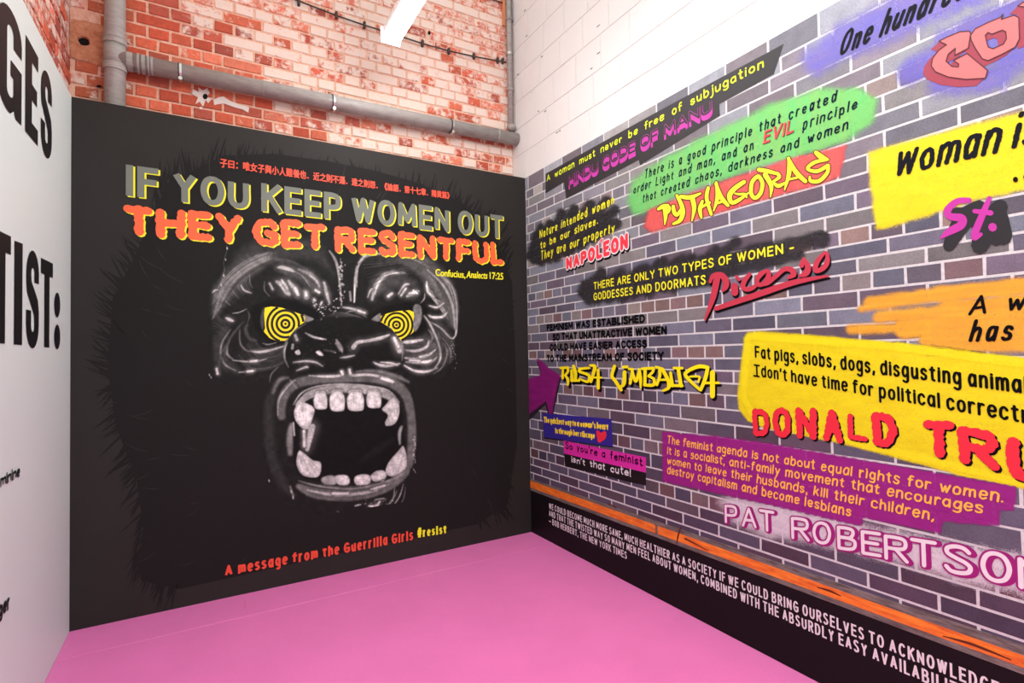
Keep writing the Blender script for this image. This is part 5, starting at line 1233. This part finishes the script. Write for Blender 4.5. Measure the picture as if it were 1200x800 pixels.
T_("Fat pigs, slobs, dogs, disgusting anima|ls", (885, 419), (1198, 461), 14.3, 21.5, [(BKM, 0, 0, 0)], **ck); T_("I don't have time for political correct|ness", (886.5, 440.3), (1195, 495), 13.6, 21, [(BKM, 0, 0, 0)], **ck)
px_shapes('lettering', 'R', [('s', [(884, 427.5), (889.5, 428.2)], 1.9), ('s', [(883.5, 440), (889.5, 441)], 1.9)], BKM, mu, .0032)
RT = ink((222, 42, 60), .5, .02)
for ch, x0, x1, y0, y1, h0, h1 in (('D', 883, 902.5, 510, 511.5, 31.5, 33), ('O', 906.5, 928, 512, 513, 35, 36), ('N', 934, 957.5, 513.5, 515.5, 37, 39), ('A', 965, 988.5, 516, 520, 38, 40), ('L', 994.5, 1017, 514, 517, 30, 31), ('D', 1023.5, 1052, 522, 524, 40, 40), ('T', 1083, 1120.5, 534, 537, 42, 44), ('R', 1124.5, 1172, 542, 553, 44, 48), ('U', 1182, 1222, 561, 568, 50, 53), ('M', 1232, 1275, 572, 580, 54, 56)):
    boxed(ch, x0, x1, y0, y1, h0, h1, [(BKM, .01, .045, -.045), (RT, .01, 0, 0)], pen=.185 if x0 < 1020 else .215, gap=0, rough=.22, wob=.03)
T_("\u01b2oman i|s", (1047, 208), (1191, 174.5), 36, 46, [(ink((26, 28, 34), .7, 0, .05), 0, 0, 0)], pen=.125, gap=.07, space=.30, wob=.04, slant=.22, rough=.15)
g = Ink2D(); g.disc((1190, 210.3), 3, 3.3, 12); g.disc((1202, 207.3), 3, 3.3, 12); g.disc((1215, 204.3), 3, 3.3, 12); build_ink('lettering', g, lambda p: tuple(cast('R', p[0], p[1], .003)), BKM, mu)
zs = lambda it: Zc(1040, 130, .2125, it)
st_ = zs([('s', [(450, 492), (385, 498), (332, 545), (345, 580), (410, 592), (405, 630), (340, 665), (295, 700)], [30, 34, 40, 38, 46, 46, 40, 12]), ('s', [(562, 482), (525, 570), (478, 690), (515, 680)], [26, 38, 40, 22]), ('s', [(480, 552), (570, 562)], [24, 30]), ('s', [(579, 640), (580, 641)], 48)])
px_shapes('lettering', 'R', zs([('s', [(505, 530), (420, 600), (340, 740)], [80, 110, 70]), ('s', [(620, 530), (560, 620), (510, 740)], [90, 130, 100]), ('s', [(620, 580), (640, 690)], [90, 100]), ('s', [(380, 560), (500, 600), (600, 700)], [60, 110, 90])]), ink((40, 40, 44), .5, .04), mu, .0026)
name_art(st_, [(ink((186, 54, 158), .5, 0), 0, 0, 0)], off=.0034)
T_("One hundr|ed", (981.5, 67.5), (1097, 13.5), 27, 31, [(ink((30, 32, 36), .7, 0, .05), 0, 0, 0)], pen=.13, gap=.10, space=.5, slant=.40, wob=.03)
T_("A w|oman", (1134, 370), (1201, 362.5), 23, 24, [(BKM, 0, 0, 0)], pen=.14, gap=.16, space=.6, slant=.25, wob=.03); T_("has| no soul", (1135, 400.8), (1185, 399.3), 27, 27, [(BKM, 0, 0, 0)], pen=.14, gap=.14, slant=.25, wob=.03)
zc = lambda pts: [(1070+a*.13757, b*.13757) for a, b in pts]
Cc = [(220, 350), (300, 310), (400, 270), (480, 265), (490, 285), (470, 410), (355, 470), (360, 410), (300, 460), (280, 520), (330, 565), (385, 570), (390, 545), (345, 515), (460, 455), (545, 525), (635, 600), (615, 665), (450, 675), (300, 655), (190, 610), (155, 560), (165, 500), (215, 430), (285, 380)]
Oo = [(490, 300), (530, 245), (640, 190), (740, 150), (765, 120), (750, 165), (860, 130), (900, 150), (905, 330), (870, 400), (760, 460), (640, 515), (590, 500), (530, 410), (495, 340)]
Oh = [(615, 300), (640, 275), (670, 290), (760, 255), (790, 270), (795, 330), (770, 375), (680, 415), (640, 400), (625, 350)]
Nn = [(890, 50), (960, 5), (1060, -50), (1180, 100), (1180, -80), (1260, -110), (1260, 240), (1160, 270), (1040, 100), (1040, 320), (960, 350), (960, 60)]
mv = lambda P, d: [(a+d[0], b+d[1]) for a, b in P]
SH = ink((150, 62, 78), .5, 0); CO = ink((228, 112, 112), .5, 0); DK = ink((74, 44, 52), .5, 0)
for q, dd in enumerate(((-70, 66), (-46, 44), (-22, 22))):
    for w_, P in enumerate((Cc, Oo, Nn)): flatp('lettering', zc(mv(P, dd)), SH, .0022+.00012*q+.00003*w_, [zc(mv(Oh, dd))] if w_ == 1 else ())
flatp('lettering', zc(Cc), CO, .0030); flatp('lettering', zc(Oo), CO, .0031, [zc(Oh)]); flatp('lettering', zc(Nn), CO, .0030)
def outline(P, w_, off):
    g = Ink2D(); q = zc(P+[P[0]]); g.ribbon(q, w_, True); build_ink('lettering', g, lambda p: tuple(cast('R', p[0], p[1], off)), DK, mu)
for P in (Cc, Oo, Oh, Nn): outline(P, .7, .0036)
# black band text
BT = ink((224, 220, 222), .5, 0); kk = dict(pen=.155, gap=.15, space=.36, square=True)
T_("WE COULD BECOME MUCH MORE SANE, MUCH HEALTHIER AS A SOCIETY IF WE COULD BRING OURSELVES TO| ACKNOWLEDGE", (643.7, 595.8), (1036.5, 760), 7, 14.8, [(BT, 0, 0, 0)], **kk)
T_("AND THAT THE TWISTED WAY SO MANY MEN FEEL ABOUT WOMEN, COMBINED WITH THE ABSURDLY EASY| AVAILABILITY", (643.7, 604.3), (1017, 769.5), 7, 14.4, [(BT, 0, 0, 0)], **kk)
T_("\u2014 BOB HERBERT, THE NEW YORK TIMES", (643.7, 613), (735, 655), 6.8, 8.6, [(BT, 0, 0, 0)], **kk)
print('objects', len(bpy.data.objects), 'tris', sum(len(o.data.polygons) for o in bpy.data.objects if o.type == 'MESH'))
